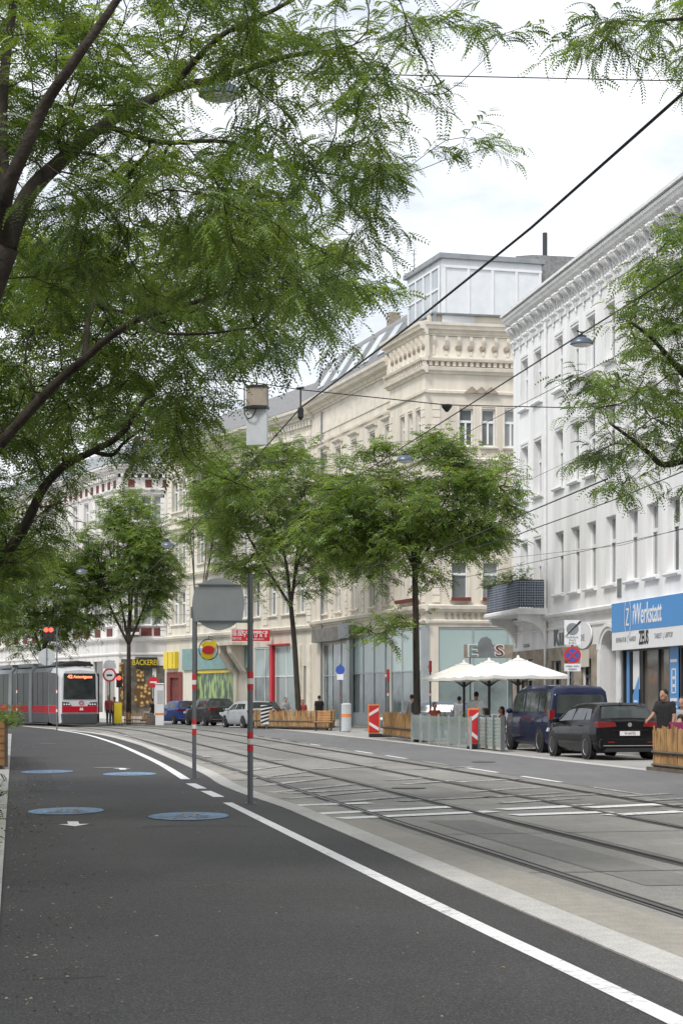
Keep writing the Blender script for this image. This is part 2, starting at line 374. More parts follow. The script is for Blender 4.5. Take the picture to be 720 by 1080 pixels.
# blue cycle discs with white pictograms, arrows
def blue_disc(px, py, rx):
    c = G(px, py); r = rx/F*c.y; b = MB(); n = 40
    b.add([(c.x+r*math.cos(2*PI*k/n), c.y+r*1.55*math.sin(2*PI*k/n), .0265) for k in range(n)], [tuple(range(n))])
    tag(b.build('cycle_marking', 'blue_paint'), kind='structure')
    b = MB(); X = rotz(A, (c.x, c.y, .0305))
    def arc(cx, cy, r_, w_=.05):
        m_ = 20; b.add([(cx+(r_+(w_ if k % 2 else 0))*math.cos(PI*(k//2)/10), cy+(r_+(w_ if k % 2 else 0))*math.sin(PI*(k//2)/10)*1.4, 0) for k in range(42)],
                       [(2*k, 2*k+1, 2*k+3, 2*k+2) for k in range(20)], 0, X)
    arc(-.33*r, -.2, .2*r); arc(.33*r, -.2, .2*r)
    for (ax, ay, bx, by) in ((-.33, -.2, -.1, .25), (-.1, .25, .3, .25), (-.1, .25, .0, -.15), (0, -.15, .3, .25), (.33, -.2, .25, .45), (-.2, .35, 0, .35)):
        p0 = Vector((ax*r, ay, 0)); p1 = Vector((bx*r, by, 0)); d = (p1-p0).normalized()*.025; q = Vector((-d.y, d.x, 0))
        b.add([p0-q, p1-q, p1+q, p0+q], [(0, 1, 2, 3)], 0, X)
    tag(b.build('cycle_marking', 'line_worn'), kind='structure')
blue_disc(199, 862.5, 42); blue_disc(70, 857, 39); blue_disc(137, 817.5, 28); blue_disc(50, 815, 27)
def arrow(px, py, dirn, w):
    c = G(px, py); b = MB(); X = rotz(A, (c.x, c.y, .0265)) @ Matrix.Diagonal((w, w*2.3*dirn, 1, 1))
    b.add([(-.18, -.5, 0), (.18, -.5, 0), (.18, .05, 0), (.5, .05, 0), (0, .5, 0), (-.5, .05, 0), (-.18, .05, 0)], [tuple(range(7))], 0, X)
    tag(b.build('arrow_marking', 'line'), kind='structure')
arrow(78, 871, -1, .38); arrow(129, 812, 1, .42)

# fallen leaflets and twigs gathered along the left kerb
b = MB()
for i in range(1100):
    s_ = random.uniform(3, 34) if i % 3 else random.uniform(3, 60); u_ = abs(random.gauss(0, .4)) if i % 7 else random.uniform(0, 3.1)
    q = S(-.06+u_*C_, s_, .0225); a_ = random.uniform(0, 6.28); l_ = random.uniform(.005, .019)*(1+.5*(s_ > 20)); w_ = l_*random.uniform(.3, .6)
    c1, s1 = math.cos(a_), math.sin(a_); b.add([(q.x+c1*l_, q.y+s1*l_, q.z), (q.x-s1*w_, q.y+c1*w_, q.z+.006), (q.x-c1*l_, q.y-s1*l_, q.z), (q.x+s1*w_, q.y-c1*w_, q.z+.001)], [(0, 1, 2, 3)], 0 if random.random() < .6 else 1)
M['litter'] = mat('dry_leaf', (.3, .22, .12), .9, var=.3, vs=4); M['litter2'] = mat('pale_leaf', (.45, .4, .28), .9, var=.2)
tag(b.build('leaf_litter', ['litter', 'litter2']), 'dry leaflets and twigs scattered along the left kerb of the asphalt lane', 'leaf litter', None, 'stuff')

# seams, patches and wheel-polished bands in the asphalt and in the track bed
M['seam'] = mat('bitumen_seam', (.02, .02, .021), .7, var=.1); M['patch'] = asphalt('asphalt_patch', (.034, .034, .036), (.1, .1, .1)); M['patch_l'] = asphalt('concrete_patch', (.3, .29, .265), (.35, .34, .32)); M['patch_d'] = asphalt('dark_concrete', (.205, .2, .185), (.25, .25, .24))
ribbon('asphalt_seam', [G(20, 1037), G(60, 1035.8), G(112, 1033.5)], -.004, .006, .0215, 'seam')
ribbon('asphalt_seam', [G(150, 874), G(210, 872), G(262, 873)], -.02, .02, .0215, 'seam')
ribbon('asphalt_seam', [G(12, 871), G(70, 870), G(100, 872)], -.03, .03, .0215, 'patch')
ribbon('asphalt_patch', path(.25, 30, 44), 0, .5, .0212, 'patch')
for (u0, u1, s0, s1, m_) in ((5.3, 5.95, 14, 22, 'patch_d'), (3.98+.62, 4.75, 10, 60, 'patch_l'), (6.5, 7.9, 16, 21.5, 'patch_l'), (6.5, 7.6, 27, 38, 'patch_d'), (8.3, 9.3, 24, 33, 'patch_d'), (5.1, 6.1, 40, 52, 'patch_l'), (7.0, 7.9, 46, 58, 'patch_d'), (8.4, 9.4, 42, 50, 'patch_l'), (11.2, 11.9, 30, 66, 'asphalt_old')):
    ribbon('track_bed_patch' if m_ != 'asphalt_old' else 'road_patch', path(u0*C_, s0, s1), 0, (u1-u0)*C_, .0122 if m_ != 'asphalt_old' else .0135, m_)
for s_ in (15.2, 19.7, 25.1, 31.5, 38, 46, 55): ribbon('bed_joint', [S(4.62*C_, s_), S(10.15*C_, s_+.05)], -.015, .015, .0145, 'seam')
for (u_, s_) in ((2.1, 40), (6.9, 30), (11.6, 42), (1.2, 62)):
    q = S(u_*C_, s_); b = MB(); b.add([(q.x+.31*math.cos(2*PI*k/24), q.y+.31*math.sin(2*PI*k/24), .0255) for k in range(24)], [tuple(range(24))]); tag(b.build('manhole_cover', 'steel'), 'round iron manhole cover set in the '+{2.1: 'asphalt lane before the second pair of blue discs', 6.9: 'track bed', 11.6: 'roadway by the blue van', 1.2: 'far end of the asphalt lane'}[u_], 'manhole cover')
# ---------------------------------------------------------------- facades
def wall(b, X, L, z0, z1, holes, dep=.25, mi=0, x0=0.):
    xs = sorted({x0, L} | {h[0] for h in holes} | {h[1] for h in holes}); zs = sorted({z0, z1} | {h[2] for h in holes} | {h[3] for h in holes})
    for i in range(len(xs)-1):
        for j in range(len(zs)-1):
            cx, cz = (xs[i]+xs[i+1])/2, (zs[j]+zs[j+1])/2
            if any(h[0] < cx < h[1] and h[2] < cz < h[3] for h in holes): continue
            b.add([(xs[i], 0, zs[j]), (xs[i+1], 0, zs[j]), (xs[i+1], 0, zs[j+1]), (xs[i], 0, zs[j+1])], [(0, 1, 2, 3)], mi, X)
    for a, c, d, e in holes:
        b.add([(a, 0, d), (c, 0, d), (c, 0, e), (a, 0, e), (a, dep, d), (c, dep, d), (c, dep, e), (a, dep, e)],
              [(0, 1, 5, 4), (1, 2, 6, 5), (2, 3, 7, 6), (3, 0, 4, 7)], mi, X)
def cornice(b, X, x0, x1, z, prof, mi=0, y=0.):    # prof: list of (outward, up)
    b.prism([(y-o, z+u) for o, u in prof]+[(y+.05, z+prof[-1][1]), (y+.05, z+prof[0][1])], x0, x1, mi, X)
BIG = [(0, 0), (.08, 0), (.1, .08), (.22, .14), (.26, .3), (.55, .34), (.6, .5), (.72, .56), (.75, .72), (0, .82)]
BAND = [(0, 0), (.06, 0), (.1, .06), (.12, .16), (.02, .22)]
MID = [(0, 0), (.08, 0), (.12, .1), (.26, .14), (.3, .3), (.04, .38)]
def dentils(b, X, x0, x1, z0, z1, out, w_, gap, mi=0, y=0.):
    n = int((x1-x0)/(w_+gap))
    for i in range(n): x = x0+(i+.5)*(x1-x0)/n-w_/2; b.box(x, x+w_, y-out, y-.002, z0, z1, mi, X)
def window(bld, X, x0, x1, z0, z1, tr, fr='white_fr', glass='pane', dep=.25, style='hood', tz=.66, mull=False, name='window', blind=None):
    b = MB(); y = dep-.1; t = .07
    b.box(x0, x0+t, y, y+.09, z0, z1, 0, X); b.box(x1-t, x1, y, y+.09, z0, z1, 0, X)
    b.box(x0+t, x1-t, y, y+.09, z0, z0+t+.02, 0, X); b.box(x0+t, x1-t, y, y+.09, z1-t, z1, 0, X)
    zt = z0+(z1-z0)*tz
    if tz: b.box(x0+t, x1-t, y-.02, y+.088, zt-.06, zt+.06, 0, X)
    if mull or x1-x0 > .95: xm = (x0+x1)/2; b.box(xm-.045, xm+.045, y-.012, y+.086, z0+t+.02, zt-.06 if tz else z1-t, 0, X)
    f = b.build(name, fr, bld)
    p = MB(); p.add([(x0+t/2, y+.05, z0+t/2), (x1-t/2, y+.05, z0+t/2), (x1-t/2, y+.05, z1-t/2), (x0+t/2, y+.05, z1-t/2)], [(0, 1, 2, 3)], 0, X); p.build('pane', glass, f)
    s = MB()
    if style != 'shop':
        s.prism([(.02, z0-.12), (-.12, z0-.12), (-.15, z0-.06), (-.13, z0-.005), (.02, z0-.005)], x0-.12, x1+.12, 0, X)
        if style == 'hood':
            s.box(x0-.16, x0-.003, -.05, -.002, z0, z1+.1, 0, X); s.box(x1+.003, x1+.16, -.05, -.002, z0, z1+.1, 0, X)
            s.box(x0-.157, x1+.157, -.06, -.003, z1+.1, z1+.32, 0, X)
            s.prism([(-.004, z1+.32), (-.12, z1+.32), (-.24, z1+.42), (-.25, z1+.5), (-.004, z1+.56)], x0-.26, x1+.26, 0, X)
        elif style == 'plain': s.box(x0-.1, x0-.003, -.03, -.002, z0, z1+.1, 0, X); s.box(x1+.003, x1+.1, -.03, -.002, z0, z1+.1, 0, X); s.box(x0-.098, x1+.098, -.032, -.003, z1+.1, z1+.2, 0, X)
        s.build('sill' if style == 'none' else 'surround', tr, f)
    return f
def quoins(b, X, x0, x1, z0, z1, h=.38, out=.06, mi=0):
    z = z0; 
    while z+h <= z1: b.box(x0, x1, -out, -.002, z+.02, z+h-.02, mi, X); z += h
def mass(b, pts, z0, z1, mi=0): b.plate(pts, z0, z1, mi)
# ================================================================ white building on the right
D_ = 21.0
YA0 = F*D_/(541-15)
def xA(px): return (YA0-F*D_/(px-15))/C_
ZT = lambda z: 16.42+(z-15.72)*.52 if z < 17.06 else 17.117+(z-17.06)*.6
oA = P(541, YA0); rA = A-PI/2
white_b = thing('apartment_building', 'white four-storey corner house with bracketed cornice, corner balcony and blue shop sign', 'building', (oA.x, oA.y, 0), rA)
I = Matrix.Identity(4); LA = 33.
wpx = [553, 567, 589.4, 606, 623, 643.6, 666.4, 687.5, 710]; wx = [xA(p) for p in wpx]
while wx[-1] < LA-2.5: wx.append(wx[-1]+2.12)
fl = [(5.62, 8.03, .52), (9.75, 11.95, .52), (13.52, 15.55, .5)]
holes = [(x-h_, x+h_, a, c_) for x in wx for a, c_, h_ in fl if not (a < 6 and x < 3.9)]
holes += [(x-.5, x+.5, 5.0, 8.0) for x in wx[:2]]
ax0, ax1 = xA(634.5), xA(651); zsp = 3.35; ztop = hz(664, 61.4)
shopx0, shopx1 = xA(653.5), xA(653.5)+9.2
gf = [(ax0, ax1, 0, ztop), (shopx0, shopx1, .12, 3.45)]
kx = [(xA(582), xA(592)), (xA(596), xA(603)), (xA(613), xA(624))]
gf += [(a, c_, .5, 3.05) for a, c_ in kx]
gf += [(.7, 2.9, .3, 3.2)]
b = MB(); wall(b, I, LA, 0, 16.3, holes+gf, .3)
b.add([(0, 0, 0), (0, 12, 0), (0, 12, 17.5), (0, 0, 17.5)], [(0, 1, 2, 3)]); b.add([(LA, 0, 0), (LA, 12, 0), (LA, 12, 17.5), (LA, 0, 17.5)], [(0, 1, 2, 3)])
b.add([(0, 12, 0), (LA, 12, 0), (LA, 12, 17.5), (0, 12, 17.5)], [(0, 1, 2, 3)])
b.add([(0, 0, 16.3), (LA, 0, 16.3), (LA, 0, 17.5), (0, 0, 17.5)], [(0, 1, 2, 3)])
n = 14; cxa = (ax0+ax1)/2; ra = (ax1-ax0)/2
arc = [(cxa-ra*math.cos(PI*k/n), zsp+(ztop-zsp)*math.sin(PI*k/n)) for k in range(n+1)]
for k in range(n):
    (xa, za), (xb, zb) = arc[k], arc[k+1]
    b.add([(xa, .004, za), (xb, .004, zb), (xb, .004, ztop+.001), (xa, .004, ztop+.001), (xa, .3, za), (xb, .3, zb)], [(0, 1, 2, 3), (0, 1, 5, 4)])
b.build('wall', 'white_pl', white_b)
b = MB()
cornice(b, I, -.18, LA, 17.11, [(o_*.6, u_*.62) for o_, u_ in BIG]); b.box(-.22, LA, -.52, 0, 17.62, 17.72)
b.box(-.05, LA, -.05, -.002, 16.22, 16.34)
b.add([(-.17, -.3, 17.12), (-.17, 6, 17.12), (-.17, 6, 17.6), (-.17, -.3, 17.6)], [(0, 1, 2, 3)])
b.build('cornice', 'white_tr', white_b)
def scroll(b, x, w_=.2, big=1.):        # S-shaped acanthus bracket
    prof = [(0, 15.75), (-.1, 15.85), (-.14, 16.05), (-.1, 16.2), (-.16, 16.4), (-.32, 16.55), (-.5, 16.72), (-.6, 16.86), (-.58, 17.0), (-.5, 17.06), (0, 17.06)]
    b.prism([(y*big*.62-.003, ZT(z)) for y, z in prof], x-w_/2, x+w_/2)
    b.prism([(y*big*.68-.02, ZT(z)) for y, z in prof[1:8]]+[(-.01, ZT(16.8)), (-.01, ZT(15.85))], x-w_/5, x+w_/5)
    b.ell((x, -.16, ZT(15.84)), (.09, .06, .07), 8, 5); b.ell((x, -.34*big, ZT(16.92)), (.1, .08, .06), 8, 5)
b = MB()
x = .2; i = 0
while x < LA-.2: scroll(b, x); scroll(b, x+.26, .14); x += .92
x = .79
while x < LA-.4:
    b.ell((x, -.03, 16.92), (.17, .09, .09), 10, 5); b.ell((x-.14, -.03, 16.84), (.07, .07, .09), 8, 4); b.ell((x+.14, -.03, 16.84), (.07, .07, .09), 8, 4); b.ell((x, -.03, 16.7), (.06, .07, .12), 8, 4); b.ell((x, -.03, 16.52), (.04, .05, .08), 8, 4); b.box(x-.26, x+.26, -.3, -.004, 17.06, 17.1); x += .92
x = .2
while x < LA: b.box(x-.06, x+.06, -.07, -.052, 16.1, 16.22); b.ell((x, -.05, 16.08), (.07, .05, .09), 8, 4); x += .92
b.build('stucco_brackets', 'white_tr', white_b, smooth=False)
b = MB(); b.prism([(-.52, 17.724), (-.1, 17.84), (6, 19.6), (12, 17.55), (0, 17.55)], -.2, LA); b.build('roof', 'zinc', white_b)
b = MB()
cornice(b, I, -.03, LA, 4.62, [(0, 0), (.06, 0), (.09, .08), (.2, .12), (.22, .22), (.03, .3)]); cornice(b, I, 0, LA, 4.25, [(0, 0), (.05, .01), (.06, .09), (.01, .12)])
b.build('band_course', 'white_tr', white_b)
for x in wx:
    for a, c_, h_ in fl:
        if a < 6 and x < 3.9: continue
        window(white_b, I, x-h_, x+h_, a, c_, 'white_tr', dep=.3, style='plain' if a > 6 else 'none', tz=.64, mull=False)
for x in wx[:2]: window(white_b, I, x-.5, x+.5, 5.0, 8.0, 'white_tr', dep=.3, style='plain', name='balcony_door')
b = MB(); xd = xA(577); b.cyl((xd, -.1, .3), (xd, -.1, 17), .055, n=8); b.build('downpipe', 'white_tr', white_b)
b = MB(); xv = xA(653); b.box(xv-.2, xv+.2, -.03, -.004, 5.1, 5.75); b.build('vent_grille', 'zinc', white_b)
# archivolt
b = MB()
for (ro, ri, out) in ((1.42, 1.22, .1), (1.22, 1.02, .05)):
    for k in range(n):
        t0, t1 = PI*k/n, PI*(k+1)/n; vs = []
        for t in (t0, t1):
            for r_ in (ri, ro):
                for y in (-out, -.003): vs.append((cxa-ra*r_*math.cos(t), y, zsp+(ztop-zsp)*r_*math.sin(t)*(.98 if r_ > 1 else 1)))
        b.add(vs, [(0, 2, 6, 4), (2, 3, 7, 6), (1, 0, 4, 5)])
for sx in (-1, 1): b.box(cxa+sx*ra*1.23-.18, cxa+sx*ra*1.23+.18, -.07, -.003, .12, zsp-.004)
b.build('arch_surround', 'white_tr', white_b)
d = MB(); d.box(ax0, ax1, .75, .8, 0, ztop); d.build('gateway_dark', 'dark_fr', white_b)  # dark sheet stands in for the shaded interior behind the arch
b = MB(); b.box(ax0-.001, ax0+.0, .3, .75, 0, ztop); b.box(ax1, ax1+.01, .3, .75, 0, ztop); b.build('gateway_reveal', 'white_tr', white_b)
# stone ground floor left of the arch
b = MB(); xe = ax0-.55
wall(b, Matrix.Translation((0, -.04, 0)), xe, .12, 3.55, [h for h in gf[2:]], .1); b.add([(xe, -.04, .12), (xe, .01, .12), (xe, .01, 3.55), (xe, -.04, 3.55)], [(0, 1, 2, 3)])
b.build('stone_base', 'brown_stone', white_b)
for a, c_ in kx: window(white_b, I, a, c_, .5, 3.05, 'white_tr', 'dark_fr', 'dark_pane', style='shop', tz=.75, name='shop_window')
window(white_b, I, .7, 2.9, .3, 3.2, 'white_tr', 'dark_fr', 'dark_pane', style='shop', tz=.75, name='shop_window')
text('Kul', .95, 'pole_grey', white_b, Matrix.Translation((xA(590), -.03, 3.95)), 'wall_lettering', sx=1.15, bold=.03)
b = MB(); xs_ = xA(616.5); b.disc((xs_, 3.92), .5, -.09, -.04, rx=1.9); b.build('oval_sign', 'white_sign', white_b)
text('JOE', .33, 'pole_grey', white_b, Matrix.Translation((xA(615), -.095, 3.82)), 'sign_lettering', sx=1.5)
b = MB(); b.box(xA(613), xA(622), -.06, -.045, 2.75, 3.4); b.build('poster', 'pale_pl', white_b)
text('LOCAL', .2, 'dark_fr', white_b, Matrix.Translation((xA(556), -.05, 3.75)), 'wall_lettering', sx=1.4)
# shop under the blue sign
sg = MB(); sz0, szm, sz1 = hz(686.5, 61.2), hz(667.5, 61.2), hz(637.5, 61.2)
sg.box(shopx0-.15, shopx1+.1, -.26, -.005, szm, sz1); so_ = sg.build('shop_sign', 'blue_sign', white_b)
sg = MB(); sg.box(shopx0-.15, shopx1+.1, -.25, -.005, sz0, szm-.003); sw_ = sg.build('sign_panel', 'white_sign', white_b)
zc_ = (szm+sz1)/2
tx = (xA(674.5)+xA(705))/2; text('iWerkstatt', .98, 'white_sign', so_, Matrix.Translation((tx, -.266, zc_)), 'lettering', sx=.62, shear=.1, bold=.008)
b = MB(); xo = xA(669.3); rr = []
for k in range(40):
    t0, t1 = 2*PI*k/40, 2*PI*(k+1)/40
    b.add([(xo+.33*r_*math.cos(t), -.268, zc_-.02+.66*r_*math.sin(t)) for t in (t0, t1) for r_ in (.92, 1.02)], [(0, 1, 3, 2)])
b.box(xo-.16, xo+.12, -.27, -.268, zc_+.2, zc_+.27); b.box(xo-.18, xo+.14, -.27, -.268, zc_-.32, zc_-.25)
b.add([(xo+.02, -.269, zc_+.2), (xo+.12, -.269, zc_+.2), (xo-.08, -.269, zc_-.25), (xo-.18, -.269, zc_-.25)], [(0, 1, 2, 3)])
b.build('emblem', 'white_sign', so_)
zw = (sz0+szm)/2+.02
text('ZEUS', .62, 'black', sw_, Matrix.Translation((xA(686), -.256, zw)), 'lettering', sx=.62, bold=.02)
text('REPARATUR  |  HANDY', .24, 'zinc', sw_, Matrix.Translation((xA(667), -.256, zw)), 'lettering', sx=.8)
text('TABLET  |  LAPTOP', .24, 'zinc', sw_, Matrix.Translation((xA(707), -.256, zw+.02)), 'lettering', sx=.8)
b = MB()
for x in (shopx0+.02, xA(657.5), xA(661.2), xA(664.5), xA(671.5), xA(673), xA(690), xA(702), xA(713.5), shopx1-.1): b.box(x, x+.09, .1, .2, .12, 3.42)
b.box(shopx0, shopx1, .09, .21, 3.2, 3.44); b.box(shopx0, shopx1, .09, .21, .12, .5); b.build('shop_front_frame', 'dark_fr', white_b)
b = MB(); b.add([(shopx0, .19, .12), (shopx1, .19, .12), (shopx1, .19, 3.4), (shopx0, .19, 3.4)], [(0, 1, 2, 3)]); b.build('shop_glazing', 'dark_pane', white_b)
def banner(xa, xb, z0, z1, m_, nm='window_banner', y=.07): b = MB(); b.box(xa, xb, y, y+.02, z0, z1); return b.build(nm, m_, white_b)
banner(xA(658.2), xA(661), .6, 3.2, 'blue_sign')
o_ = banner(xA(664.9), xA(671.3), 1.9, 3.2, 'white_sign')
b = MB(); xa, xb = xA(664.9), xA(671.3); b.slab([(xa, .6), (xb, .6), (xb, 2.35), (xa, 1.7)], .062, .068); b.build('banner_print', 'blue_sign', o_)
for k in range(4): banner(xa+.15, xb-.15, .8+k*.22, .87+k*.22, 'white_sign', 'banner_print', y=.05)
o_ = banner(xA(703.5), xA(712.5), .6, 3.25, 'blue_sign')
xa, xb = xA(704.5), xA(711.5); b = MB()
for (q0, q1, w0, w1) in ((xa, xb, 2.75, 2.85), (xa+.1, xb-.1, 2.5, 2.55), (xa+.1, xb-.1, 1.75, 1.8), (xa+.1, xa+.15, 1.75, 2.55), (xb-.15, xb-.1, 1.75, 2.55), (xa, xb, 1.5, 1.6), (xa, xb, 1.3, 1.36), (xa+.2, xb-.2, 2.2, 2.3), (xa+.2, xb-.2, 1.95, 2.05)): b.box(q0, q1, .055, .066, w0, w1)
b.build('banner_print', 'white_sign', o_)
# corner balcony
bx0, bx1 = .15, (YA0-F*D_/(577-15))/C_+.0
b = MB(); b.prism([(-.02, 4.9), (-1.25, 4.9), (-1.3, 4.98), (-1.3, 5.08), (-1.2, 5.14), (-.02, 5.14)], bx0-.1, bx1+.1)
bal = b.build('balcony', 'white_tr', white_b)
b = MB()
for xx in (bx0+.2, bx1-.25):
    pr = [(-.003, 4.9), (-1.1, 4.9), (-1.1, 4.72)]+[(-1.05+1.0*math.sin(PI/2*k/8), 3.75+.9*math.cos(PI/2*k/8)) for k in range(9)]+[(-.003, 3.7)]
    b.prism(pr, xx-.18, xx+.18); b.build('console', 'white_tr', bal); b = MB()
m, nt, bb = nmat('checked_cloth'); M['check'] = m; bb.inputs['Roughness'].default_value = .9
ch = nt.nodes.new('ShaderNodeTexBrick'); ch.offset = 0; ch.inputs['Scale'].default_value = 1; ch.inputs['Brick Width'].default_value = .1; ch.inputs['Row Height'].default_value = .1; ch.inputs['Mortar Size'].default_value = .013
ch.inputs['Color1'].default_value = (.03, .035, .06, 1); ch.inputs['Color2'].default_value = (.07, .08, .12, 1); ch.inputs['Mortar'].default_value = (.3, .34, .4, 1)
cv = nt.nodes.new('ShaderNodeTexCoord'); sp = nt.nodes.new('ShaderNodeSeparateXYZ'); cm = nt.nodes.new('ShaderNodeCombineXYZ'); nt.links.new(cv.outputs['Object'], sp.inputs[0])
ad = nt.nodes.new('ShaderNodeMath'); nt.links.new(sp.outputs[0], ad.inputs[0]); nt.links.new(sp.outputs[1], ad.inputs[1]); nt.links.new(ad.outputs[0], cm.inputs[0]); nt.links.new(sp.outputs[2], cm.inputs[1]); nt.links.new(cm.outputs[0], ch.inputs[0]); nt.links.new(ch.outputs[0], bb.inputs['Base Color'])
b = MB(); zr0, zr1 = 5.2, 6.25
def pleat(p0, p1, n_):
    p0 = Vector(p0); p1 = Vector(p1); nrm = Vector((p1.y-p0.y, p0.x-p1.x)).normalized(); vs = []
    for k in range(n_+1):
        q = p0.lerp(p1, k/n_)+nrm*(.03 if k % 2 else -.01)
        vs += [(q.x, q.y, zr0), (q.x, q.y, zr1-.04)]
    b.add(vs, [(2*k, 2*k+2, 2*k+3, 2*k+1) for k in range(n_)])
pleat((bx0, -1.2), (bx1, -1.2), 26); pleat((bx1, -1.2), (bx1, -.05), 6)
b.build('checked_screen', 'check', bal)
b = MB()
for p0, p1 in (((bx0, -1.16, 0), (bx1-.04, -1.16, 0)), ((bx1-.04, -1.16, 0), (bx1-.04, -.03, 0))):
    p0 = Vector(p0); p1 = Vector(p1); b.tube([p0+Vector((0, 0, zr1)), p1+Vector((0, 0, zr1))], .03, 6); b.tube([p0+Vector((0, 0, zr0)), p1+Vector((0, 0, zr0))], .02, 6)
    k = int((p1-p0).length/.12)
    for i in range(k+1): q = p0.lerp(p1, i/k); b.tube([q+Vector((0, 0, 5.14)), q+Vector((0, 0, zr1))], .012, 4)
b.build('railing', 'dark_fr', bal)
wbM = white_b.matrix_basis if False else Matrix.Translation(white_b.location) @ Matrix.Rotation(rA, 4, 'Z')
# ================================================================ cream corner house
B1 = rad(18.2); P0 = Vector(((455-360)/F*88, 88, 0))
def on_line(p, ang, px): k = (px-360)/F; return (p.x-k*p.y)/(math.sin(ang)+k*math.cos(ang))
def along(p, ang, L): return Vector((p.x-math.sin(ang)*L, p.y+math.cos(ang)*L, 0))
LB = on_line(P0, B1, 330); P1 = along(P0, B1, LB)
cream = thing('apartment_building', 'cream corner house with a white rooftop storey, slate roof and glazed ground floor', 'building', tuple(P0))
X1 = rotz(B1-PI/2, P1-P0); X2 = rotz(A, (0, 0, 0)); L2 = 17.
def xB(px): return LB-on_line(P0, B1, px)
def x2(px): k = (px-360)/F; return (k*88-P0.x)/(math.cos(A)-k*math.sin(A))
fz = [(6.65, 8.75), (10.5, 12.7), (14.3, 16.2)]
bayx = LB-5.2; OUT = .35
w1 = [xB(412)-.35, xB(393), xB(374), xB(357), xB(343)]
h1 = [(x-.5, x+.5, a, c_) for x in w1 for a, c_ in fz]
bc = (xB(428)+xB(451))/2; bayw = [bc-1.15, bc, bc+1.15]
hb = [(x-.36, x+.36, a, c_) for x in bayw for a, c_ in fz]
XB = X1 @ Matrix.Translation((0, -OUT, 0))
sf = [(xB(372), bayx+.0, .75, 5.2)]
b = MB(); wall(b, X1, bayx+.3, 0, 19.4, h1+[(xB(371), bayx+.29, .75, 5.15), (xB(368), xB(343), .3, 4.85), (xB(333), xB(322) if xB(322) > 0 else .4, 0, 4.2)] if False else h1+[(xB(371), bayx-.02, .75, 5.15), (xB(341), xB(368), .3, 4.85)], .25)
wall(b, XB, LB+OUT*.0, 0, 19.4, hb+[(bayx+.1, LB-.25, .75, 5.2)], .25, x0=bayx)
b.add([(bayx, -OUT, 0), (bayx, 0, 0), (bayx, 0, 19.4), (bayx, -OUT, 19.4)], [(0, 1, 2, 3)], 0, X1)
w2a = [.3+i*0 for i in range(0)]
g3 = [(x2(484), x2(498.6)), (x2(507.6), x2(522)), (x2(531.5), x2(546))]
g1 = [(x2(475.8), x2(493)), (x2(508.7), x2(525.5)), (x2(541), x2(558))]
h2 = [(p, q, 14.3, 16.2) for p, q in g3]+[(p, q, 10.5, 12.7) for p, q in g1]+[(p, q, 6.62, 8.5) for p, q in g1]
for k in range(4):
    for a, c_ in fz: h2.append((6.3+k*2.6, 7.2+k*2.6, a, c_))
wall(b, X2, L2, 0, 19.4, h2+[(.35, L2-.5, .75, 5.2)], .25)
q3 = X2 @ Vector((L2, 0, 0)); q0 = X1 @ Vector((0, 0, 0)); ip = lambda v, s_=0: (v.x, v.y)
core = [tuple((X1 @ Vector((.05, .5, 0))).xy), tuple((X1 @ Vector((LB-.5, .5, 0))).xy), tuple((X2 @ Vector((L2, .5, 0))).xy), tuple((X2 @ Vector((L2, 12, 0))).xy), tuple((X1 @ Vector((.05, 12, 0))).xy)]
b.plate(core, .0, 20.4)
b.plate([tuple((XB @ Vector((LB-.001, 0, 0))).xy), tuple((X2 @ Vector((.001, .0, 0))).xy), tuple((X2 @ Vector((.2, .3, 0))).xy), tuple((XB @ Vector((LB-.3, .5, 0))).xy)], 0.01, 19.39)
cwall = b
b = MB()
for X, a, c_, yy in ((X1, 0, bayx, 0), (XB, bayx-.3, LB+.3, 0), (X2, -.25, L2, 0)):
    cornice(b, X, a, c_, 16.9, [(0, 0), (.1, .03), (.12, .15), (.02, .2)])
    if X is not X1:
        cornice(b, X, a, c_, 17.9, MID); dentils(b, X, a, c_, 18.28, 18.5, .2, .16, .14); cornice(b, X, a, c_, 18.5, [(0, 0), (.3, .01), (.34, .12), (.04, .2)])
        cornice(b, X, a-.15, c_, 19.8, [(o_*.62, u_*.85) for o_, u_ in BIG])
        b.box(a, c_, -.08, 0.1, 18.7, 19.76, 0, X)
        n_ = int((c_-a)/.62)
        for i in range(n_):
            x = a+(i+.5)*(c_-a)/n_; b.prism([(-.08, 18.8), (-.12, 18.85), (-.14, 19.3), (-.26, 19.55), (-.28, 19.74), (-.08, 19.74)], x-.07, x+.07, 0, X)
    else:
        cornice(b, X, a, c_, 18.9, BIG); b.box(a, c_, -.05, -.003, 17.5, 18.6, 0, X)
    cornice(b, X, a, c_, 9.7, MID); cornice(b, X, a, c_, 5.95, MID); cornice(b, X, a, c_, 13.5, BAND); cornice(b, X, a, c_, 5.35, BAND)
b.box(-.1, L2, .3, .6, 20.4, 20.9, 0, X2)
corn = b
b = cwall
for X, a, c_ in ((XB, bayx+.02, bayx+.42), (XB, LB-.5, LB-.02), (X2, .02, .42), (X2, 5.4, 5.8)):
    for z0, z1 in ((6.4, 9.6), (10.1, 13.4), (13.8, 16.8)): quoins(b, X, a, c_, z0, z1, mi=1)
for i in range(4):
    xq = [xB(402), xB(383), xB(365), xB(350)][i]
    for z0, z1 in ((6.4, 9.6), (10.1, 13.4)): quoins(b, X1, xq-.2, xq+.2, z0, z1, mi=1)
b.build('wall', ['cream_pl', 'cream_tr'], cream)
b = MB(); orn = b       # ornament panels below the first-floor and frieze
for X, a, c_ in ((XB, bayx+.5, LB-.6), (X2, .6, 5.2)):
    n_ = int((c_-a)/.3)
    for i in range(n_):
        x = a+(i+.5)*(c_-a)/n_
        for zz in (5.68, 5.82): b.slab([(x, zz-.09), (x+.1, zz), (x, zz+.09), (x-.1, zz)], -.07, -.03, 0, X)
n_ = 24
